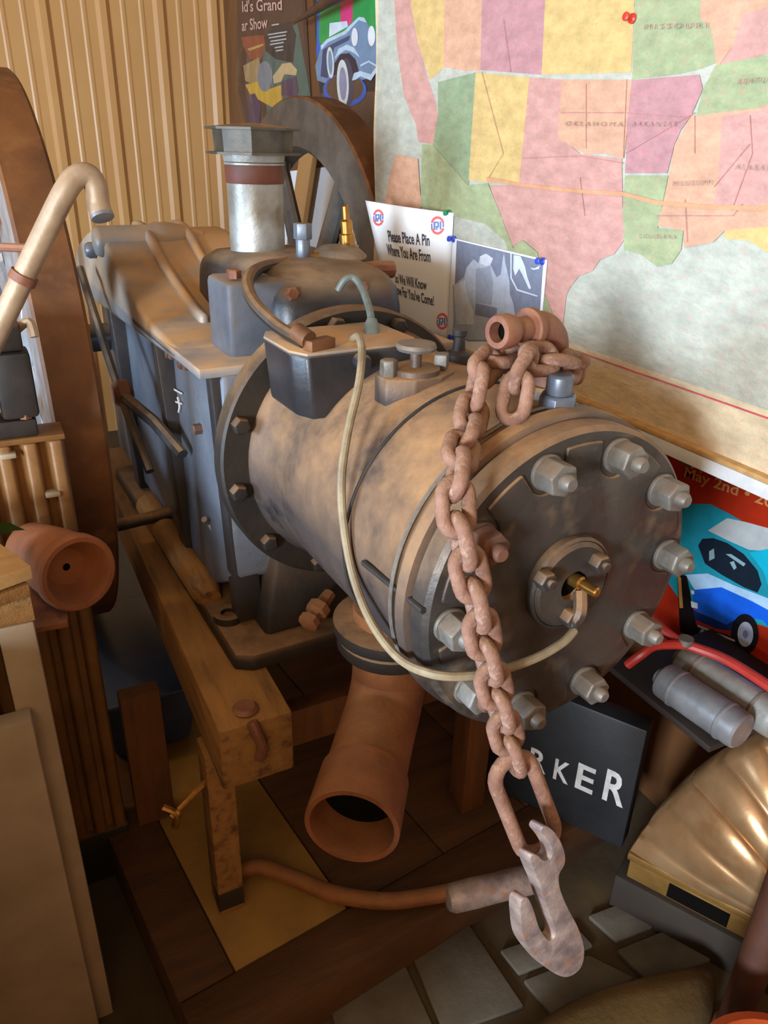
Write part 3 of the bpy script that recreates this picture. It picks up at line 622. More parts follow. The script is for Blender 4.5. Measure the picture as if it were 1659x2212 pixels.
# platform
pf = thing('platform', (0.55, 1.45, 0.0), 'low brown wooden platform on the floor carrying the engine stand', 'platform')
rz = R(7); cpt = Vector((0.105, 0.80, 0)); M = Matrix.Translation(cpt) @ Matrix.Rotation(rz, 4, 'Z')
def plat(x0, x1, y0, y1, z0, z1, name, m):
    build(MB().box(x0, x1, y0, y1, z0, z1).xf(M), name, m, pf, bevel=0.003)
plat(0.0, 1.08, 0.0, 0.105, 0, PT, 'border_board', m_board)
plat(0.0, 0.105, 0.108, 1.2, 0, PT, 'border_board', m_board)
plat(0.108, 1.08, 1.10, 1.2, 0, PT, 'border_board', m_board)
for k in range(4): plat(0.108 + 0.243 * k, 0.108 + 0.243 * k + 0.24, 0.108, 1.098, 0, PT - 0.002, 'deck_board', m_ply if k == 0 else m_board)  # plywood first, then darker boards painted as the shadow under the engine
# blue tub behind the timber
tb = thing('storage_tub', (0.19, 1.75, PT), 'blue plastic storage tub with a lid behind the timber', 'tub')
build(MB().hexa([Vector(p) for p in ((0.10, 1.56, PT + .001), (0.28, 1.56, PT + .001), (0.28, 1.94, PT + .001), (0.10, 1.94, PT + .001))], [Vector(p) for p in ((0.06, 1.52, 0.30), (0.30, 1.52, 0.30), (0.30, 1.96, 0.30), (0.06, 1.96, 0.30))]), 'tub_body', m_blue, tb, bevel=0.012)
build(MB().box(0.05, 0.31, 1.51, 1.97, 0.3005, 0.318), 'tub_lid', m_blue, tb, bevel=0.006)

# bent bar with thick grip in front of the platform
bar = thing('crank_bar', (0.45, 0.95, PT), 'bent rusty bar with a thick worn grey grip lying across the platform front', 'bar')
P = [px(505, 1885, z=.145), px(560, 1872, z=.145), px(640, 1898, z=.145), px(720, 1930, z=.15), px(830, 1946, z=.155), px(930, 1935, z=.16), px(1000, 1920, z=.16)]
build(MB().tube(crom(P, 8), 0.0165, 12), 'rod', m_rust, bar)
g0, g1 = px(970, 1942, z=0.16), px(1150, 1898, z=0.155); gd = g1 - g0
build(MB().lathe([(0.010, -0.006), (0.022, -0.003), (0.028, 0.008), (0.029, 0.05), (0.028, 0.1), (0.029, gd.length), (0.02, gd.length + 0.008)], g0, gd, 24), 'grip', m_hook, bar)

# ================================================================== BLACK BOX WITH LETTERING
bd = Vector((0.50, -0.866, 0)); bn = Vector((-0.866, -0.50, 0)); br = px(1342, 1834, z=PT + 0.002)

bxr = thing('lettered_box', (br.x - 0.03, br.y + 0.1, PT), 'black box with white painted capital letters standing behind the hanging chain', 'box')
def fr(s, z, d=0.0): return br - bd * s + Vector((0, 0, z)) - bn * d
dep = 0.05
build(MB().hexa([fr(0, 0), fr(0.36, 0), fr(0.36, 0, dep), fr(0, 0, dep)], [fr(0, 0.33), fr(0.36, 0.33), fr(0.36, 0.33, dep), fr(0, 0.33, dep)]), 'box_body', m_signblk, bxr, bevel=0.004)
def on_face(u, v):
    r = ray(u, v); o = br + bn * 0.0008; t = (o - CAM).dot(bn) / r.dot(bn); return CAM + r * t
mb = MB()
for ch, (u0, v0), (u1, v1), (ut, vt) in (('R', (1142, 1656), (1178, 1670), (1144, 1612)), ('K', (1194, 1680), (1227, 1694), (1196, 1636)), ('E', (1241, 1699), (1279, 1714), (1243, 1644)), ('R', (1300, 1724), (1346, 1742), (1300, 1655))):
    a, b2, c2 = on_face(u0, v0), on_face(u1, v1), on_face(ut, vt)
    text_mb(mb, ch, a, bd, (0, 0, 1), width=(b2 - a).dot(bd), height=(c2 - a).z, bold=0.02)
build(mb, 'lettering', m_letter, bxr, tri=True, smooth=False)

# ================================================================== FLUTED BRONZE HOOD, LOWER RIGHT
HZ0 = 0.10
f0 = px(1352, 1893, z=HZ0); f1 = px(1582, 2015, z=HZ0); fd = (f1 - f0); fd.normalize(); fL = 0.40; fn = Vector((fd.y, -fd.x, 0))
if fn.dot(CAM - f0) < 0: fn = -fn
fh = thing('fluted_heater', (f0.x + 0.1, f0.y - 0.15, HZ0), 'bronze ringed and fluted hood on a brassy slotted base beside the lettered box', 'heater')
def ff(s, z, d=0.0): return f0 + fd * s - fn * d + Vector((0, 0, z))
D = 0.085
build(MB().hexa([ff(0, 0), ff(fL, 0), ff(fL, 0, D), ff(0, 0, D)], [ff(0, .055), ff(fL, .055), ff(fL, .055, D), ff(0, .055, D)]), 'base_box', m_gold, fh, bevel=0.004)
def bar_(name, s0, s1, z0, z1, d0, d1, m, bv=0.0):
    build(MB().hexa([ff(s0, z0, d0), ff(s1, z0, d0), ff(s1, z0, d1), ff(s0, z0, d1)], [ff(s0, z1, d0), ff(s1, z1, d0), ff(s1, z1, d1), ff(s0, z1, d1)]), name, m, fh, bevel=bv)
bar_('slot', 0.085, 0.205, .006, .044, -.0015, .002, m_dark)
bar_('base_moulding', -.006, fL, .055, .075, -.008, D, m_gold, .005)
bar_('base_moulding', 0.0, fL, .075, .088, -.002, D, m_gold, .004)
A_ = ff(0.0, 0.088, 0.0); T_ = ff(0.19, 0.43, 0.075); Q_ = ff(0.045, 0.31, 0.035); P_ = ff(0.36, 0.10, 0.0)
rings = []; NS, NT_ = 26, 72
for i in range(NS + 1):
    s_ = i / NS; ring = []
    for j in range(NT_ + 1):
        t_ = j / NT_
        rim = A_ * (1 - t_) ** 2 + Q_ * (2 * t_ * (1 - t_)) + T_ * t_ ** 2
        nd = (fn * (1.0 - 0.55 * t_) + Vector((0, 0, 0.25 + 0.9 * t_)) + fd * 0.25 * t_).normalized()
        amp = (0.012 + 0.085 * math.sin(math.pi * min(1.0, 0.08 + 0.75 * t_))) * math.sin(math.pi * min(1, 0.06 + s_ * 0.94)) ** 0.8
        rib = 0.013 * (abs(math.cos(math.pi * 5.0 * t_)) ** 0.6 - 0.5) * (1 - s_) ** 0.35
        ring.append(rim.lerp(P_, s_) + nd * (amp + rib))
    rings.append(ring)
back = [[p - fn * 0.045 for p in ring] for ring in rings]
mb = MB(); mb.loft(rings, False, False); mb.loft(back, False, False)
for e in (0, NT_): mb.loft([[r_[e] for r_ in rings], [r_[e] for r_ in back]], False, False)
for e in (0, NS): mb.loft([rings[e], back[e]], False, False)
build(mb, 'fluted_hood', m_copper, fh, ang=60)
hp_ = px(1645, 1628, x=(rings[4][60].x + rings[6][60].x) / 2)
tag(build(MB().hexa([ff(-0.02, -HZ0, -.01), ff(fL, -HZ0, -.01), ff(fL, -HZ0, D + .01), ff(-0.02, -HZ0, D + .01)], [ff(-0.02, -.001, -.01), ff(fL, -.001, -.01), ff(fL, -.001, D + .01), ff(-0.02, -.001, D + .01)]), 'wood_block', mat('block_dark', srgb(50, 38, 26), srgb(38, 28, 20), 5, 0.8), bevel=0.004), 'dark wooden block under the fluted bronze hood', 'block')
q = px(1636, 2050, y=0.47)
pz = thing('rusty_post', (q.x, q.y, 0), 'dark rusty post at the lower right in front of the bronze hood', 'post')
build(MB().lathe([(0.028, 0), (0.028, 0.50), (0.024, 0.506)], (q.x + 0.008, q.y, 0), (0, 0, 1), 20), 'pole', mat('dark_red_rust', srgb(84, 44, 24), srgb(64, 34, 20), 14, 0.7), pz)
build(MB().lathe([(0.045, 0), (0.045, 0.012), (0.03, 0.02)], (q.x + 0.008, q.y, 0), (0, 0, 1), 20), 'foot', m_rustdk, pz)
# orange bucket lid and olive sack at the bottom edge
q = px(1700, 2400, z=0.25)
ob = thing('bucket', (q.x, q.y, 0), 'orange plastic bucket at the bottom right corner', 'bucket')
build(MB().lathe([(0.10, 0), (0.125, 0.245), (0.135, 0.245), (0.135, 0.262), (0.122, 0.264), (0.10, 0.02)], (q.x, q.y, 0), (0, 0, 1), 40, False), 'bucket_shell', m_orange, ob)
build(MB().lathe([(0.099, 0.004), (0.01, 0.005)], (q.x, q.y, 0), (0, 0, 1), 40), 'bucket_bottom', m_orange, ob)
q = px(1290, 2262, z=0.06); rings = []
for zz, k in ((0.012, 0.92), (0.03, 1.0), (0.055, 0.97), (0.075, 0.82), (0.088, 0.5), (0.09, 0.1)):
    rings.append([Vector((q.x + 0.30 * k * (1 + 0.05 * math.sin(5 * t)) * math.cos(t), q.y + 0.085 * k * (1 + 0.06 * math.cos(4 * t)) * math.sin(t), zz)) for t in [2 * math.pi * i / 36 for i in range(36)]])
tag(build(MB().loft(rings), 'sack', m_olive, ang=80), 'flat olive sack on the floor at the bottom edge', 'sack')

# ================================================================== WALL SHELF WITH CANS AND RED TOOL
SZ = 0.56
sh = thing('wall_shelf', (1.15, 0.8, SZ - 0.017), 'narrow dark shelf on the wall below the red car show poster', 'shelf')
m_shelf = mat('shelf_dark', srgb(40, 28, 20), srgb(30, 22, 16), 5, 0.7)
build(MB().box(1.0, WX, 0.655, 0.92, SZ - 0.014, SZ), 'shelf_board', m_shelf, sh, bevel=0.002)
for y in (0.68, 0.88): build(MB().prism([Vector((WX, y, SZ - 0.014)), Vector((1.05, y, SZ - 0.014)), Vector((WX, y, SZ - 0.15))], (0, 0.02, 0)), 'bracket', m_flange, sh)
def can(name, a, b, r, m, label, m2):
    a = Vector(a); b = Vector(b); d = b - a; L = d.length
    t = thing(name, tuple((a + b) / 2 - Vector((0, 0, r))), label, 'can')
    build(MB().lathe([(r * .86, 0), (r * .97, 0.004), (r, 0.012), (r, L - 0.012), (r * .97, L - 0.004), (r * .86, L)], a, d, 32), 'can_body', m, t)
    build(MB().lathe([(r * .45, -0.001), (r * .45, -0.012), (r * .3, -0.014)], a, d, 20), 'end_cap', m2, t)
    for tt in (0.2, 0.8): build(MB().lathe([(r, L * tt - .004), (r + .002, L * tt - .002), (r + .002, L * tt + .002), (r, L * tt + .004)], a, d, 32, False), 'seam', m2, t)
can('grey_can', (1.025, 0.80, SZ + .0375), (1.04, 0.63, SZ + .0375), 0.035, m_can, 'plain grey can lying at the front edge of the wall shelf', m_can)
can('silver_can', (1.105, 0.83, SZ + .0375), (1.12, 0.62, SZ + .0375), 0.035, m_galv, 'shiny silver can lying behind the grey can on the wall shelf', m_nut)
rp = thing('red_pliers', (1.05, 0.8, SZ + .084), 'pair of red handled pliers lying over the cans below the red poster', 'pliers')
zz2 = SZ + 0.084
build(MB().tube(crom([(1.06, 0.90, zz2 + 0.03), (1.08, 0.83, zz2 + .006), (1.12, 0.74, zz2 + .004), (1.125, 0.58, zz2 + .004)], 6), 0.010, 10), 'handle', m_red, rp)
build(MB().tube(crom([(0.985, 0.855, SZ + 0.045), (1.0, 0.84, SZ + 0.075), (1.03, 0.835, SZ + 0.09), (1.09, 0.81, zz2 + .006)], 6), 0.009, 10), 'handle', m_red, rp)
build(MB().lathe([(0.014, 0), (0.014, 0.012)], (1.083, 0.815, zz2 + .008), (0, 0, 1), 16), 'pivot', m_nut, rp)

# ================================================================== LEFT SIDE: BENCH, RIBBED COLUMN, POT, PUMP, PIPE
# ribbed column
rc = thing('ribbed_column', (-0.15, 1.36, 0), 'brown ribbed tin column standing beside the left flywheel', 'column')
build(MB().box(-0.40, 0.080, 1.345, 1.40, 0.14, 1.03), 'core', m_rib, rc)
build(MB().box(-0.41, 0.084, 1.33, 1.405, 0.0, 0.139), 'plinth', m_flange, rc, bevel=0.004)
rm = None
for k in range(12):
    x = 0.068 - k * 0.04
    build(MB().hexa([Vector((x - .015, 1.345, .14)), Vector((x - .009, 1.328, .14)), Vector((x + .009, 1.328, .14)), Vector((x + .015, 1.345, .14))], [Vector((x - .015, 1.345, 1.035)), Vector((x - .009, 1.328, 1.035)), Vector((x + .009, 1.328, 1.035)), Vector((x + .015, 1.345, 1.035))]), 'rib', m_rib, rc, bevel=0.004)
for (u, v) in ((18, 985), (115, 1068)):
    p = px(u, v, y=1.325); build(MB().box(p.x - .012, p.x + .012, 1.322, 1.345, p.z - .005, p.z + .004), 'rivet_tab', m_white, rc, bevel=0.002)
build(MB().box(-0.40, 0.084, 1.33, 1.40, 1.035, 1.045), 'column_cap', m_rib, rc, bevel=0.002)
# bench: closed cabinet out of view, added to block low light, white leg and loose planks at its end
bn2 = thing('bench', (-0.7, 0.7, 0), 'bench with a white painted leg at the left edge, its unseen body added to block light', 'bench')
build(MB().box(-1.25, -0.30, 0.14, 0.95, 0.0, 0.90), 'light_block_cabinet', m_white, bn2, bevel=0.004)
build(MB().box(-1.25, -0.50, 0.952, 2.0, 0.0, 0.90), 'light_block_cabinet', m_white, bn2, bevel=0.004)
build(MB().box(-1.28, -0.48, 1.062, 2.0, 0.901, 0.925), 'light_block_top', m_timber, bn2, bevel=0.003)
build(MB().box(-1.28, -0.28, 0.12, 1.06, 0.901, 0.925), 'light_block_top', m_timber, bn2, bevel=0.003)
build(MB().box(-0.28, -0.012, 1.02, 1.06, 0.885, 0.925), 'top_rail', m_timber, bn2, bevel=0.002)
build(MB().box(-0.062, -0.015, 1.02, 1.06, 0, 0.884), 'leg', m_white, bn2, bevel=0.003)
build(MB().box(-0.27, -0.042, 0.985, 1.018, 0, 0.745), 'leg_panel', m_white, bn2, bevel=0.003)
def plank(name, c, a, b, z0, z1, m, label):
    C_, A_, B_ = px(*c, z=z1), px(*a, z=z1), px(*b, z=z1)
    e1 = (A_ - C_).normalized(); e2 = (B_ - C_).normalized(); e1.z = e2.z = 0
    Q = [C_, C_ + e1 * 0.22, C_ + e1 * 0.22 + e2 * 0.2, C_ + e2 * 0.2]
    tag(build(MB().hexa([Vector((p.x, p.y, z0)) for p in Q], [Vector((p.x, p.y, z1)) for p in Q]), name, m, bevel=0.0015), label, 'plank')
plank('pale_plank', (67, 1222), (0, 1173), (0, 1246), 0.952, 0.972, m_pale, 'pale pine plank end poking in at the left edge')
plank('brown_plank', (63, 1262), (0, 1212), (0, 1285), 0.930, 0.948, m_timber, 'brown plank end under the pale plank at the left edge')
# clay pot lying on the bench behind the plank
pot = thing('clay_pot', (0.03, 1.22, 0.80), 'terracotta pot lying on its side at the end of the bench', 'pot')
e0 = px(172, 1240, y=1.14); e1 = px(70, 1185, y=1.30); dv = e1 - e0; L = dv.length
build(MB().lathe([(0.030, 0.045), (0.046, 0.02), (0.050, 0.002), (0.052, 0), (0.059, 0.0), (0.062, 0.004), (0.062, 0.022), (0.060, 0.026), (0.055, 0.028), (0.058, 0.04), (0.054, 0.1), (0.046, L), (0.01, L)], e0, dv, 48, False), 'pot_body', m_clay, pot)
build(MB().lathe([(0.0305, 0.045), (0.006, 0.046)], e0, dv, 32), 'pot_floor', m_clay, pot)
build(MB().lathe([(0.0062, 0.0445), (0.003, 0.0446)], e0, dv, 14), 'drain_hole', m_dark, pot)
tag(build(MB().hexa([Vector(p) for p in ((-0.3, 1.101, 0.825), (0.03, 1.101, 0.812), (0.05, 1.31, 0.775), (-0.3, 1.31, 0.775))], [Vector(p) for p in ((-0.3, 1.101, 0.835), (0.03, 1.101, 0.822), (0.05, 1.31, 0.785), (-0.3, 1.31, 0.785))]), 'thin_board', m_clay, bevel=0.001), 'thin reddish board sticking out below the clay pot', 'board')
# leaf
lf = MB(); q = px(6, 1142, y=1.2)
lf.loft([[q + Vector((-0.05, 0, -0.01)), q + Vector((-0.05, 0.002, -0.012))], [q + Vector((-0.02, -0.01, 0.018)), q + Vector((-0.015, 0.01, -0.016))], [q + Vector((0.012, -0.006, 0.01)), q + Vector((0.012, 0.008, -0.010))], [q + Vector((0.03, 0, -0.008)), q + Vector((0.03, 0.001, -0.009))]], False, False)
lo = tag(build(lf, 'leaf', m_leaf), 'green leaf reaching in at the left edge above the pale plank', 'leaf')
# black pump on the ribbed column
PZ = 1.045
pm = thing('hand_pump', (-0.05, 1.37, PZ), 'small dark pump body on top of the ribbed column', 'pump')
build(MB().box(-0.16, 0.045, 1.335, 1.395, PZ, PZ + 0.03), 'pump_base', m_blackrub, pm, bevel=0.005)
build(MB().lathe([(0.042, PZ + .03), (0.046, PZ + .04), (0.046, PZ + .13), (0.04, PZ + .14), (0.04, PZ + .19)], (-0.06, 1.365, 0), (0, 0, 1), 28), 'pump_barrel', m_dusty, pm)
build(MB().box(-0.005, 0.052, 1.335, 1.395, PZ + .0305, PZ + .14), 'pump_body', m_blackrub, pm, bevel=0.008)
build(MB().box(-0.012, 0.045, 1.34, 1.39, PZ + .1405, PZ + .185), 'pump_head', m_flange, pm, bevel=0.007)
build(MB().tube(crom([(0.04, 1.365, PZ + .17), (0.06, 1.36, PZ + .183), (0.064, 1.35, PZ + .16)], 5), 0.007, 8), 'pump_spout', m_rod, pm)
for x in (-0.12, 0.03): build(MB().cyl((x, 1.345, PZ + .03), (x, 1.345, PZ + .042), 0.01, n=6), 'pump_bolt', m_rustdk, pm)
# bent tube with clamp
bt = thing('bent_tube', (-0.02, 1.2, 1.012), 'pale bent tube like a cane handle clamped in front of the left flywheel', 'tube')
P = [px(-60, 830, y=1.24), px(0, 705, y=1.23), px(50, 600, y=1.22), px(100, 495, y=1.21), px(140, 415, y=1.2), px(165, 383, y=1.2), px(190, 378, y=1.2), px(206, 400, y=1.2), px(212, 440, y=1.2), px(222, 470, y=1.19)]
build(MB().tube(crom(P, 6), 0.0155, 16), 'tube_bar', m_rod, bt, ang=60)
ed = (P[-1] - P[-2]).normalized()
build(MB().lathe([(0.0158, -0.004), (0.0158, 0.001), (0.013, 0.0015)], P[-1], ed, 18), 'end_plug', m_can, bt)
cdn = (P[3] - P[2]).normalized()
build(MB().lathe([(0.0165, -0.006), (0.019, -0.006), (0.019, 0.006), (0.0165, 0.006)], P[2], cdn, 18, False), 'clamp', m_rustdk, bt)
build(MB().tube(crom([px(40, 610, y=1.235), px(30, 650, y=1.24), px(0, 720, y=1.25), px(-40, 800, y=1.26)], 6), 0.012, 12), 'side_tube', m_rod, bt)
build(MB().tube([px(-30, 532, y=1.3), px(78, 537, y=1.225)], 0.006, 8), 'brace_rod', m_rustdk, bt)

# ================================================================== ON THE RIGHT WALL
def sheet(name, parent, pts, x, th, m, bev=0.0):
    P = [px(u, v, x=x) for u, v in pts]; return build(MB().prism([Vector((x, p.y, p.z)) for p in P], (th, 0, 0)), name, m, parent)
def prints(name, parent, layers, x):
    """flat print: polygons (material, points in wall coordinates y,z) stacked by tenths of a millimetre"""
    mb = MB(); mats = []
    for i, (m, pts) in enumerate(layers):
        if m not in mats: mats.append(m)
        mb.cur = mats.index(m); xx = x - 0.00012 * (i + 1)
        mb.poly([Vector((xx, y, z)) for y, z in pts])
    return build(mb, name, mats, parent, smooth=False, tri=True)
def wp(u, v, x=WX): p = px(u, v, x=x); return (p.y, p.z)
def ell(u, v, ru, rv, n=28, x=WX, rot=0.0):
    out = []
    for i in range(n):
        a = 2 * math.pi * i / n; du, dv = ru * math.cos(a), rv * math.sin(a)
        out.append(wp(u + du * math.cos(rot) - dv * math.sin(rot), v + du * math.sin(rot) + dv * math.cos(rot), x))
    return out
# ---- the map
XM = WM - 0.004
MAPOB = thing('wall_map', (XM, 1.0, 1.096), 'large faded paper map of the southern United States covering the right wall', 'map')
mcol = dict(sea=(180, 180, 164), pink=(196, 146, 134), mauve=(182, 132, 132), yellow=(204, 172, 110), green=(156, 164, 122), dgreen=(138, 154, 118), orange=(204, 156, 126), cream=(214, 194, 160), line=(216, 76, 88))
def mapm(k):
    c = mcol[k]
    return mat('map_' + k, srgb(*c), srgb(*[int(v * 0.88) for v in c]), 22, 0.62, 0, None, 0, 0.9, 30, c3=srgb(*[min(255, int(a * 0.75 + b * 0.25)) for a, b in zip(c, (190, 90, 90))]), scale3=55, stretch=(1, 1, 2.2))
mb = MB(); n = 26
left = [(1.912 + 0.006 * math.sin(k * 0.9) - 0.03 * (1 - k / n) ** 2, 1.096 + (2.35 - 1.096) * k / n) for k in range(n + 1)]
mb.prism([Vector((XM, 0.08, 2.35)), Vector((XM, 0.08, 1.096))] + [Vector((XM, y, z)) for y, z in left], (0.002, 0, 0))
build(mb, 'map_sheet', mapm('cream'), MAPOB, smooth=False)
build(MB().box(XM + 0.0025, XM + 0.0125, 0.08, 1.70, 1.096, 2.35), 'backing_board', m_panel, MAPOB)
Z2 = lambda L: [wp(800 + a / 1.931, b / 1.931, XM) for a, b in L]
ST = [('sea', None),
 ('pink', [(85, -250), (165, -250), (170, 20), (200, 180), (240, 320), (275, 430), (282, 480), (262, 602), (200, 592), (190, 520), (140, 400), (112, 200)]),
 ('yellow', [(165, -250), (312, -250), (306, 280), (280, 310), (250, 332), (200, 180), (170, 20)]),
 ('orange', [(312, -250), (472, -250), (460, 292), (400, 296), (306, 280)]), ('mauve', [(472, -250), (742, -250), (716, 312), (460, 292)]),
 ('yellow', [(742, -250), (1115, -250), (1090, 302), (716, 312)]),
 ('green', [(1115, -250), (1380, -250), (1378, 80), (1420, 110), (1432, 160), (1442, 262), (1370, 290), (1270, 312), (1094, 332)]),
 ('orange', [(1380, -250), (1720, -250), (1720, 10), (1560, 62), (1520, 182), (1448, 284), (1442, 262), (1432, 160), (1420, 110), (1378, 80)]),
 ('pink', [(1560, 62), (1720, 10), (1720, 205), (1452, 284), (1520, 182)]), ('green', [(1442, 272), (1720, 215), (1720, 436), (1362, 482), (1392, 370)]),
 ('dgreen', [(284, 342), (442, 302), (412, 772), (352, 752), (270, 622), (264, 600), (284, 482)]), ('yellow', [(442, 302), (666, 322), (624, 772), (500, 762), (412, 752)]),
 ('pink', [(666, 322), (802, 332), (802, 500), (790, 570), (880, 642), (1052, 662), (1056, 900), (1062, 1000), (1020, 1060), (962, 1082), (930, 1130), (872, 1152), (835, 1200), (820, 1232), (802, 1400), (770, 1380), (740, 1300), (702, 1052), (640, 1000), (592, 1032), (562, 962), (500, 772), (622, 772)]),
 ('orange', [(802, 332), (1094, 332), (1080, 500), (1060, 662), (980, 640), (900, 642), (840, 610), (786, 570)]),
 ('mauve', [(1094, 334), (1376, 312), (1390, 372), (1342, 482), (1300, 540), (1272, 602), (1242, 722), (1066, 722), (1076, 500)]),
 ('green', [(1066, 732), (1246, 732), (1212, 902), (1202, 952), (1310, 962), (1300, 1042), (1260, 1100), (1200, 1112), (1130, 1060), (1062, 1042), (1056, 882)]),
 ('orange', [(1342, 484), (1720, 438), (1720, 942), (1482, 962), (1432, 1012), (1312, 1032), (1312, 962), (1202, 942), (1222, 860), (1252, 722), (1274, 602)]),
 ('pink', [(1470, 484), (1720, 448), (1720, 830), (1600, 860), (1440, 850), (1460, 700)]), ('yellow', [(1482, 962), (1720, 938), (1720, 1090), (1640, 1040), (1580, 1004), (1482, 996)]),
 ('green', [(220, 602), (264, 604), (410, 772), (494, 764), (542, 882), (600, 1034), (640, 1002), (702, 1054), (722, 1202), (800, 1400), (840, 1500), (760, 1500), (700, 1352), (562, 1002), (482, 932), (352, 902), (212, 862)]),
 ('orange', [(110, 642), (202, 662), (216, 862), (170, 960), (62, 852), (82, 742)])]
lay = []
for k, pts in ST:
    if k == 'sea': lay.append((mapm('sea'), [(0.08, 2.33), (0.08, 1.182), (1.868, 1.182), (1.892, 1.4), (1.892, 2.33)]))
    else: lay.append((mapm(k), Z2(pts)))
for (y0, y1) in ((0.08, 1.86),): lay.append((mapm('line'), [(y0, 1.171), (y1, 1.171), (y1, 1.173), (y0, 1.173)]))
# roads
def strip(pts, wdt): 
    out = []; P = [Vector((a, b, 0)) for a, b in pts]
    for i, p in enumerate(P):
        t = (P[min(i + 1, len(P) - 1)] - P[max(i - 1, 0)]).normalized(); out.append(p + Vector((-t.y, t.x, 0)) * wdt)
    for i in range(len(P) - 1, -1, -1):
        p = P[i]; t = (P[min(i + 1, len(P) - 1)] - P[max(i - 1, 0)]).normalized(); out.append(p - Vector((-t.y, t.x, 0)) * wdt)
    return [(p.x, p.y) for p in out]
mcol['road'] = (186, 126, 116); mcol['fold'] = (206, 150, 110)
for L in ([(905, 350), (905, 620)], [(1075, 330), (1060, 660)], [(800, 470), (1060, 470), (1340, 490)], [(1070, 640), (1360, 470)], [(640, 660), (880, 650), (1060, 680)], [(880, 740), (900, 900)], [(1590, 480), (1600, 640), (1520, 860)], [(1440, 780), (1590, 600)], [(1360, 480), (1360, 640)], [(470, 300), (560, 640), (500, 740)], [(560, 80), (590, 300)], [(1200, 900), (1520, 900), (1560, 850)], [(1320, 830), (1330, 1010)]):
    lay.append((mapm('road'), strip(Z2(L), 0.0006)))
lay.append((mapm('fold'), strip(Z2([(490, 745), (640, 772), (900, 800), (1060, 808), (1200, 845), (1400, 862), (1720, 872)]), 0.003)))
prints('map_print', MAPOB, lay, XM)
mcol['ink'] = (172, 138, 122)
for tx, (a, b), (a2, b2) in (('O K L A H O M A', (812, 524), (1050, 528)), ('A R K A N S A S', (1088, 526), (1272, 528)), ('M I S S O U R I', (1140, 122), (1400, 116)), ('M I S S I S S I P P I', (1258, 776), (1424, 772)), ('L O U I S I A N A', (1120, 994), (1272, 998)), ('A L A B A M A', (1520, 706), (1700, 716)), ('K E N T U C K Y', (1530, 352), (1720, 340))):
    p, p2 = px(800 + a / 1.931, b / 1.931, x=XM - 0.006), px(800 + a2 / 1.931, b2 / 1.931, x=XM - 0.006)
    build(text_mb(MB(), tx, p, p2 - p, (0, 0, 1), width=(p2 - p).length, height=0.0065), 'map_lettering', mapm('ink'), MAPOB, smooth=False, tri=True)
# ---- push pins
def pin(u, v, cname, c, label):
    p = px(u, v, x=WM - 0.01); o = Vector((XM - 0.0005, p.y, p.z))
    t = thing('push_pin', tuple(o), label, 'push pin', 'push pins in the map and papers')
    m = mat('pin_' + cname, srgb(*c), None, rough=0.35)
    build(MB().lathe([(0.007, 0.002), (0.007, 0.004), (0.0038, 0.006), (0.0038, 0.013), (0.006, 0.015), (0.006, 0.018), (0.004, 0.019)], o, (-1, -0.1, 0.1), 14), 'pin_head', m, t)
    build(MB().cyl(o, o + Vector((-0.003, 0, 0)), 0.0008, n=6), 'pin_point', m_nut, t)
pin(1362, 40, 'red', (214, 52, 34), 'red push pin stuck high in the map')
pin(970, 461, 'green', (20, 130, 84), 'green push pin at the top corner of the printed notice')
pin(978, 517, 'blue', (46, 74, 190), 'blue push pin between the notice and the grey picture')
pin(1170, 565, 'blue', (46, 74, 190), 'blue push pin at the right corner of the grey picture')
pin(979, 729, 'blue', (46, 74, 190), 'blue push pin at the bottom corner of the printed notice')
# ---- printed notice, pinned along its right edge and bowed off the wall
NT = thing('printed_notice', (WM - 0.05, 1.55, 1.1), 'white paper notice asking visitors to place a pin, pinned beside the flywheel', 'notice')
XR = XM - 0.003
tr_, br_ = px(980, 460, x=XR), px(966, 737, x=XR)
tl_ = px(789, 433, x=0.815); bl_ = px(852, 708, x=0.86)
def nt(s, t, off=0.0):                                # s 0..1 left->right, t 0..1 top->bottom
    p = (tl_.lerp(tr_, s)).lerp(bl_.lerp(br_, s), t); p.x -= 0.012 * math.sin(math.pi * s) + off; return p
mb = MB(); NG = 12
b = len(mb.v)
mb.loft([[nt(i / NG, j / NG) for j in range(NG + 1)] for i in range(NG + 1)], False, False)
npap = build(mb, 'paper', m_paper, NT)
mo = npap.modifiers.new('thick', 'SOLIDIFY'); mo.thickness = 0.0006
def inv_nt(u, v):
    """sheet coordinates seen at a pixel"""
    s, t = 0.5, 0.5
    def pr(s, t):
        d = nt(s, t) - CAM; z = d.dot(FWD); return Vector((CX + FPX * d.dot(RIGHT) / z, CY - FPX * d.dot(UP) / z))
    for _ in range(12):
        f0 = pr(s, t); e = 1e-3; a = (pr(s + e, t) - f0) / e; b2 = (pr(s, t + e) - f0) / e; dt = a.x * b2.y - a.y * b2.x; r = Vector((u, v)) - f0
        s += (r.x * b2.y - r.y * b2.x) / dt; t += (a.x * r.y - a.y * r.x) / dt
    return s, t
def nt_text(txt, u0, v0, u1, v1, h):
    s0, t0 = inv_nt(u0, v0); s1, t1 = inv_nt(u1, v1); tt = inv_nt(u0, v0 - h)[1]
    mb = MB(); text_mb(mb, txt, (0, 0, 0), (1, 0, 0), (0, 1, 0), width=1.0, height=1.0, bold=0.022)
    mb.v = [tuple(nt(s0 + (s1 - s0) * p[0], t0 + (t1 - t0) * p[0] - (t0 - tt) * p[1], 0.0012)) for p in mb.v]
    build(mb, 'lettering', m_ink, NT, smooth=False, tri=True)
nt_text('Please Place A Pin', 841, 521, 929, 531, 23); nt_text('Where You Are From', 839, 550, 931, 566, 23)
nt_text('So We Will Know', 855, 610, 923, 626, 20); nt_text("How Far You've Come!", 855, 634, 938, 660, 20)
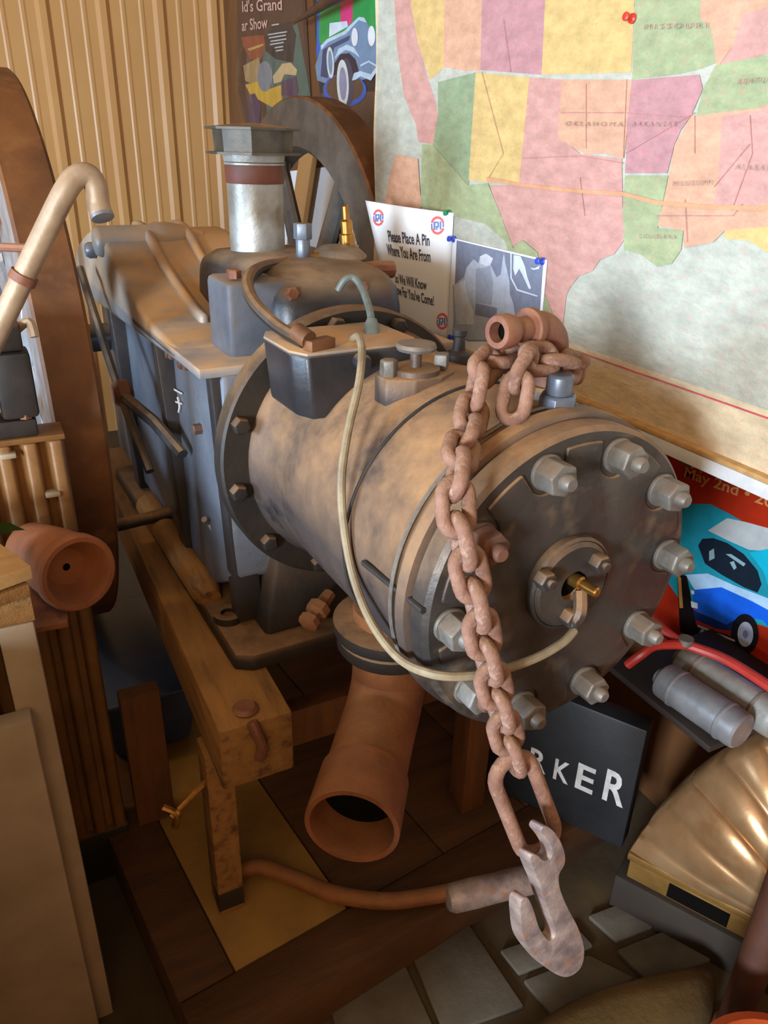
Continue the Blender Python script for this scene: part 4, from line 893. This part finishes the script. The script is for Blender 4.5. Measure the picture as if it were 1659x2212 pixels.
m_lr, m_lb = mat('logo_red', srgb(226, 92, 92), None), mat('logo_blue', srgb(100, 116, 176), None)
for k, (u, v, ru, rv) in enumerate(((818, 470, 12, 18), (946, 487, 15.5, 20), (956, 694, 13, 18))):
    mb = MB()
    def rp_(a, k2): s, t = inv_nt(u + ru * k2 * math.cos(a), v + rv * k2 * math.sin(a)); return nt(s, t, 0.0012)
    for a0, a1 in ((R(-160), R(-20)), (R(20), R(160))):
        A = [a0 + (a1 - a0) * i / 10 for i in range(11)]
        mb.poly([rp_(a, 1.0) for a in A] + [rp_(a, 0.72) for a in A[::-1]])
    mb.cur = 1
    for (x0, y0, x1, y1) in ((-.55, -.42, -.3, .5), (-.3, -.42, .15, -.24), (.0, -.3, .2, .05), (-.25, .05, .2, .22), (-.2, .22, 0.0, .5), (0.3, -.45, .52, .45), (-.9, -.2, -.7, .3), (.7, -.3, .9, .2)):
        def q_(x, y): s, t = inv_nt(u + ru * x, v + rv * y); return nt(s, t, 0.0013)
        mb.poly([q_(x0, y0), q_(x1, y0), q_(x1, y1), q_(x0, y1)])
    build(mb, 'round_logo', [m_lr, m_lb], NT, smooth=False, tri=True)
# ---- grey picture sheet
XP = XM - 0.004
GP = thing('grey_picture', (XP, 1.35, 1.1), 'grey photocopied picture with white figures and an inset, pinned over the map', 'picture')
corner = [(978, 514), (1182, 562), (1166, 748), (1050, 775), (966, 737)]
sheet('paper', GP, [(978, 514), (1182, 562), (1160, 800), (1010, 762), (966, 737)], XP, 0.0006, m_paper)
mg = [mat('grey_%d' % i, srgb(*c), srgb(*[int(k * .92) for k in c]), 60, 0.7) for i, c in enumerate(((122, 128, 148), (176, 184, 200), (206, 212, 224), (150, 158, 174)))]
g3 = lambda L: [wp(740 + a / 3.318, 400 + b / 3.318, XP) for a, b in L]
prints('printed_picture', GP, [
 (mg[0], g3([(818, 395), (1440, 545), (1400, 1120), (900, 1120), (790, 1060)])),
 (mg[1], g3([(790, 720), (870, 660), (890, 590), (940, 530), (975, 560), (985, 510), (1030, 490), (1080, 525), (1060, 570), (1085, 620), (1105, 660), (1135, 640), (1150, 520), (1158, 490), (1168, 560), (1195, 680), (1200, 780), (1225, 850), (1240, 960), (1230, 1110), (900, 1110), (795, 1050)])),
 (mg[2], g3([(985, 510), (1030, 490), (1080, 525), (1060, 570), (1030, 580), (990, 560)])), (mg[3], g3([(955, 600), (1060, 580), (1080, 700), (1070, 860), (955, 840)])),
 (mg[0], g3([(955, 845), (1110, 880), (1100, 960), (950, 930)])), (mg[2], g3([(800, 720), (880, 680), (900, 800), (940, 900), (940, 1000), (820, 1000)])),
 (mg[2], g3([(1205, 480), (1215, 482), (1215, 660), (1258, 745), (1400, 790), (1398, 800), (1250, 755), (1205, 665)])),
 (mg[2], g3([(1230, 500), (1280, 510), (1310, 580), (1325, 650), (1355, 740), (1340, 745), (1300, 660), (1270, 600), (1240, 650), (1225, 600)])),
 (mg[2], g3([(1345, 590), (1380, 595), (1420, 575), (1410, 600), (1370, 608)]))], XP)
# ---- pale sheets on the wall behind the right flywheel
PS = sheet('blank_paper', None, [(604, 372), (800, 350), (822, 700), (618, 640)], WX - 0.003, 0.001, m_paper)
tag(PS, 'blank white sheet on the wall seen between the flywheel spokes', 'paper')
q = [wp(672, 330), wp(702, 330), wp(652, 640), wp(624, 640)]
tag(build(MB().prism([Vector((WX - 0.05, y, z)) for y, z in q], (0.022, 0, 0)), 'wooden_stick', m_tan, bevel=0.002), 'tan wooden stick leaning on the wall behind the flywheel', 'stick')
# ---- vintage car poster
X2 = WX - 0.003; ZP = lambda L: [wp(450 + a / 4.366, b / 4.366, X2) for a, b in L]
CPo = thing('car_poster', (X2, 2.88, 1.45), 'poster of a pale vintage car on green and magenta, next to the map', 'poster')
sheet('poster_sheet', CPo, [(664, -160), (820, -160), (824, 330), (700, 330)], X2, 0.0015, flatm('poster_black', (34, 30, 36), 0.3))
F = lambda n, c: flatm('ink_' + n, c, 0.4)
lay = [(F('brown', (92, 66, 50)), ZP([(1060, 880), (1620, 860), (1640, 1440), (1100, 1440)])),
 (F('blue', (42, 96, 190)), ZP([(1030, -700), (1090, -700), (1060, 450), (1020, 560)])),
 (F('green', (40, 150, 74)), ZP([(1080, -700), (1640, -700), (1600, 400), (1300, 300), (1050, 420), (1042, 330)])),
 (F('magenta', (222, 60, 122)), ZP([(1250, -700), (1372, -700), (1362, 200), (1300, 260), (1246, 220)])),
 (F('white', (214, 222, 230)), ZP([(1145, 218), (1308, 198), (1318, 250), (1140, 350)])),
 (F('car', (112, 138, 166)), ZP([(1060, 450), (1120, 380), (1300, 290), (1420, 165), (1460, 165), (1500, 220), (1590, 350), (1600, 640), (1560, 720), (1380, 780), (1180, 720), (1120, 790), (1030, 760), (1010, 620)])),
 (F('cardk', (62, 72, 104)), ZP([(1080, 470), (1160, 420), (1340, 330), (1330, 380), (1190, 450), (1130, 740), (1060, 720)])),
 (F('carlt', (186, 206, 222)), ZP([(1060, 430), (1120, 370), (1280, 295), (1420, 160), (1470, 165), (1500, 215), (1420, 190), (1300, 320), (1130, 400), (1070, 470)])),
 (F('carlt', (186, 206, 222)), ZP([(1190, 560), (1230, 460), (1310, 420), (1380, 450), (1430, 540), (1360, 490), (1300, 470), (1240, 510)])),
 (F('arch', (44, 36, 52)), ZP([(1190, 600), (1250, 510), (1330, 500), (1390, 560), (1420, 660), (1400, 760), (1340, 920), (1180, 760)])),
 (F('ring', (52, 92, 178)), ell(450 + 1290 / 4.366, 850 / 4.366, 47, 36, x=X2)), (F('brown', (92, 66, 50)), ell(450 + 1290 / 4.366, 830 / 4.366, 40, 30, x=X2)),
 (F('tyre', (66, 64, 84)), ell(450 + 1310 / 4.366, 780 / 4.366, 15, 53, x=X2, rot=-0.03)), (F('wall', (206, 208, 200)), ell(450 + 1272 / 4.366, 785 / 4.366, 13, 51, x=X2, rot=-0.03)), (F('hubc', (138, 134, 158)), ell(450 + 1274 / 4.366, 790 / 4.366, 8, 36, x=X2, rot=-0.03)),
 (F('wall', (206, 208, 200)), ell(450 + 1155 / 4.366, 590 / 4.366, 8, 34, x=X2, rot=-0.05)), (F('car', (112, 138, 166)), ell(450 + 1155 / 4.366, 590 / 4.366, 4.5, 26, x=X2, rot=-0.05)),
 (F('lamp', (222, 224, 226)), ell(450 + 1385 / 4.366, 350 / 4.366, 7, 20, x=X2)), (F('lamp', (222, 224, 226)), ell(450 + 1545 / 4.366, 340 / 4.366, 8, 22, x=X2)),
 (F('carlt', (186, 206, 222)), ZP([(1360, 760), (1380, 690), (1440, 670), (1540, 700), (1590, 630), (1590, 680), (1540, 760), (1440, 720), (1400, 750)])),
 (F('carlt', (186, 206, 222)), ZP([(1440, 610), (1520, 570), (1590, 610), (1590, 630), (1520, 590), (1440, 630)]))]
prints('poster_print', CPo, lay, X2)
a0 = px(450 + 1150 / 4.366, 52 / 4.366, x=X2 - 0.004); 
mb = MB(); text_mb(mb, 'A F', a0, (0, -1, 0), (0, 0, 1), width=0.09, height=0.042, bold=0.02); build(mb, 'lettering', F('white', (214, 222, 230)), CPo, smooth=False, tri=True)
# ---- dark car show poster in a plastic sleeve
X1 = WX - 0.004; ZQ = lambda L: [wp(450 + a / 4.366, b / 4.366, X1) for a, b in L]
SP = thing('show_poster', (X1, 3.6, 1.5), 'dark car show poster in a clear plastic sleeve hanging in the corner', 'poster')
sheet('poster_sheet', SP, [(512, -160), (650, -160), (672, 215), (676, 330), (545, 330), (512, 180)], X1, 0.001, flatm('show_dark', (74, 50, 44), 0.35))
lay = [(F('teal', (74, 104, 94)), ZQ([(520, 420), (640, 350), (840, 220), (960, 880), (980, 1100), (560, 1100), (500, 700)])),
 (F('dk', (44, 44, 48)), ZQ([(530, 360), (600, 240), (780, 200), (830, 330), (800, 590), (640, 560), (540, 480)])),
 (F('rust', (150, 76, 50)), ZQ([(310, 350), (520, 330), (540, 430), (500, 560), (400, 560), (330, 430)])), (F('tan', (196, 160, 90)), ZQ([(370, 460), (520, 410), (520, 430), (390, 480)])),
 (F('olive', (168, 140, 92)), ZQ([(330, 620), (480, 540), (500, 700), (470, 820), (350, 760)])), (F('gold', (214, 170, 60)), ZQ([(350, 800), (500, 760), (520, 860), (690, 800), (700, 980), (600, 1010), (400, 900)])),
 (F('grey', (126, 134, 142)), ell(450 + 535 / 4.366, 720 / 4.366, 16, 33, x=X1)), (F('cream', (206, 178, 128)), ZQ([(610, 720), (700, 600), (780, 590), (840, 660), (830, 710), (720, 700), (690, 770), (620, 790)])),
 (F('plum', (78, 60, 88)), ZQ([(690, 770), (830, 720), (850, 860), (830, 920), (690, 900)])), (F('plum', (78, 60, 88)), ZQ([(370, 900), (440, 880), (500, 1000), (480, 1180), (380, 1180)]))]
for (a, b, wd_) in ((600, 232, 70), (565, 322, 180), (575, 352, 160), (590, 385, 150), (585, 415, 130), (630, 445, 80), (640, 475, 70)):
    lay.append((F('smallprint', (190, 196, 196)), ZQ([(a, b), (a + wd_, b - wd_ * 0.16), (a + wd_, b - wd_ * 0.16 + 12), (a, b + 12)])))
prints('poster_print', SP, lay, X1)
mb = MB(); mpk = F('pinktxt', (222, 178, 164))
for s, (a, b), (a2, b2), h in (("ld's Grand", (322, 112), (695, 92), 24), ('ar Show', (318, 292), (560, 262), 24)):
    p = px(450 + a / 4.366, b / 4.366, x=X1 - 0.0025); p2 = px(450 + a2 / 4.366, b2 / 4.366, x=X1 - 0.0025); pt = px(450 + a / 4.366, b / 4.366 - h, x=X1 - 0.0025)
    text_mb(mb, s, p, p2 - p, (0, 0, 1), width=(p2 - p).length, height=pt.z - p.z, bold=0.012)
build(mb, 'lettering', mpk, SP, smooth=False, tri=True)
# sleeve
mb = MB(); rows = []
for i in range(17):
    v = -40 + 320 * i / 16; uL = 505 - 2 * i + (0 if i < 12 else (i - 12) * 7.5); uR = 655 + 22 * i / 16; row = []
    for j in range(91):
        s = j / 90; fold = sum(h * math.exp(-((s - c_ - dr * i / 16) / w_) ** 2) for c_, w_, h, dr in ((0.30, 0.022, 0.060, -0.01), (0.40, 0.018, 0.045, 0.02), (0.64, 0.016, 0.040, -0.01), (0.82, 0.016, 0.040, -0.01))) * max(0, min(1.0, (i - 6) / 2))
        bulge = fold + 0.012 + 0.02 * math.sin(math.pi * s) + 0.006 * math.sin(7 * s) + 0.03 * max(0, (0.2 - s)) * i / 16
        p = px(uL + (uR - uL) * s, v, x=X1 - 0.006); p.x -= bulge * 0.7; row.append(p)
    rows.append(row)
mb.loft(rows, False, False)
build(mb, 'plastic_sleeve', m_plastic, SP, ang=180)
# dark horn hanging at the top between the posters
P = [px(632, 50, x=1.23), px(660, 34, x=1.22), px(700, 8, x=1.21), px(745, -22, x=1.22), px(790, -70, x=1.24)]
tag(build(MB().tube(crom(P, 5), [0.002 + 0.0016 * i for i in range(21)], 12), 'horn', mat('horn_brown', srgb(64, 42, 30), srgb(84, 58, 40), 10, 0.5)), 'dark brown horn tip hanging in front of the posters', 'horn')
# ---- red car show poster below the map
X3 = WX - 0.002; Z5 = lambda L: [wp(1380 + a / 3.351, 940 + b / 3.351, X3) for a, b in L]
RP = thing('red_poster', (X3, 0.8, 0.42), 'red car show poster with teal and blue cars below the map', 'poster')
build(MB().box(X3, X3 + 0.001, 0.40, 1.17, 0.42, 1.05), 'poster_sheet', flatm('poster_red', (176, 44, 20), 0.35), RP, smooth=False)
lay = [(F('teal2', (30, 150, 172)), Z5([(100, 480), (350, 495), (520, 500), (640, 560), (760, 630), (1150, 740), (1300, 1200), (1300, 1500), (300, 1200), (100, 900)])),
 (F('palegrey', (190, 194, 194)), Z5([(500, 690), (640, 600), (780, 630), (960, 680), (1150, 760), (1100, 850), (800, 830), (640, 760)])),
 (F('cyan', (20, 184, 214)), Z5([(800, 850), (1150, 780), (1250, 1200), (960, 1150), (900, 980)])),
 (F('glass', (22, 34, 48)), Z5([(430, 800), (460, 750), (540, 745), (640, 780), (760, 860), (860, 980), (890, 1080), (860, 1140), (760, 1100), (600, 1010), (480, 930)])),
 (F('reflect', (140, 170, 180)), Z5([(510, 840), (545, 820), (550, 890), (510, 910)])), (F('reflect', (140, 170, 180)), Z5([(630, 860), (670, 860), (775, 930), (760, 950)])), (F('reflect', (140, 170, 180)), Z5([(660, 920), (690, 910), (710, 960), (690, 975)])),
 (F('car3w', (170, 206, 238)), Z5([(340, 1010), (500, 1000), (700, 1090), (860, 1150), (1150, 1260), (1150, 1420), (800, 1250), (420, 1140)])),
 (F('car3', (22, 96, 222)), Z5([(390, 1120), (600, 1100), (820, 1200), (1150, 1380), (1150, 1640), (900, 1340), (760, 1310), (640, 1370), (500, 1310), (400, 1260)])),
 (F('car3dk', (14, 44, 104)), Z5([(380, 1260), (500, 1310), (640, 1370), (760, 1300), (700, 1420), (560, 1400), (400, 1330)])),
 (F('blackp', (24, 18, 20)), Z5([(280, 1000), (350, 1020), (400, 1280), (420, 1380), (640, 1440), (700, 1480), (600, 1560), (300, 1420)])),
 (F('wheelk', (24, 22, 26)), ell(1380 + 770 / 3.351, 940 + 1440 / 3.351, 30, 44, x=X3)), (F('wheelc', (182, 190, 214)), ell(1380 + 775 / 3.351, 940 + 1440 / 3.351, 17, 27, x=X3)), (F('hub3', (120, 130, 180)), ell(1380 + 775 / 3.351, 940 + 1440 / 3.351, 6, 9, x=X3)),
 (F('lamp3', (226, 236, 240)), Z5([(380, 1200), (430, 1215), (430, 1255), (385, 1245)])), (F('lamp3', (226, 236, 240)), Z5([(380, 1120), (405, 1125), (405, 1150), (385, 1150)])),
 (F('yel3', (196, 140, 70)), Z5([(285, 1010), (310, 1030), (325, 1250), (300, 1250)])),
 (F('stripe3', (176, 190, 204)), Z5([(430, 1370), (700, 1480), (700, 1495), (430, 1385)])), (F('stripe3', (176, 190, 204)), Z5([(600, 1450), (625, 1455), (670, 1580), (640, 1580)])), (F('stripe3', (176, 190, 204)), Z5([(460, 1400), (480, 1410), (440, 1480), (420, 1470)]))]
prints('poster_print', RP, lay, X3)
mb = MB(); mt = F('poster_tan', (206, 130, 74))
for s, (a, b), (a2, b2), h in (('April 27th', (365, 222), (850, 372), 24), ('May 2nd • 20', (325, 300), (965, 528), 24)):
    p = px(1380 + a / 3.351, 940 + b / 3.351, x=X3 - 0.003); p2 = px(1380 + a2 / 3.351, 940 + b2 / 3.351, x=X3 - 0.003); pt = px(1380 + a / 3.351, 940 + b / 3.351 - h, x=X3 - 0.003)
    text_mb(mb, s, p, p2 - p, (0, 0, 1), width=(p2 - p).length, height=pt.z - p.z, bold=0.02)
build(mb, 'lettering', mt, RP, smooth=False, tri=True)
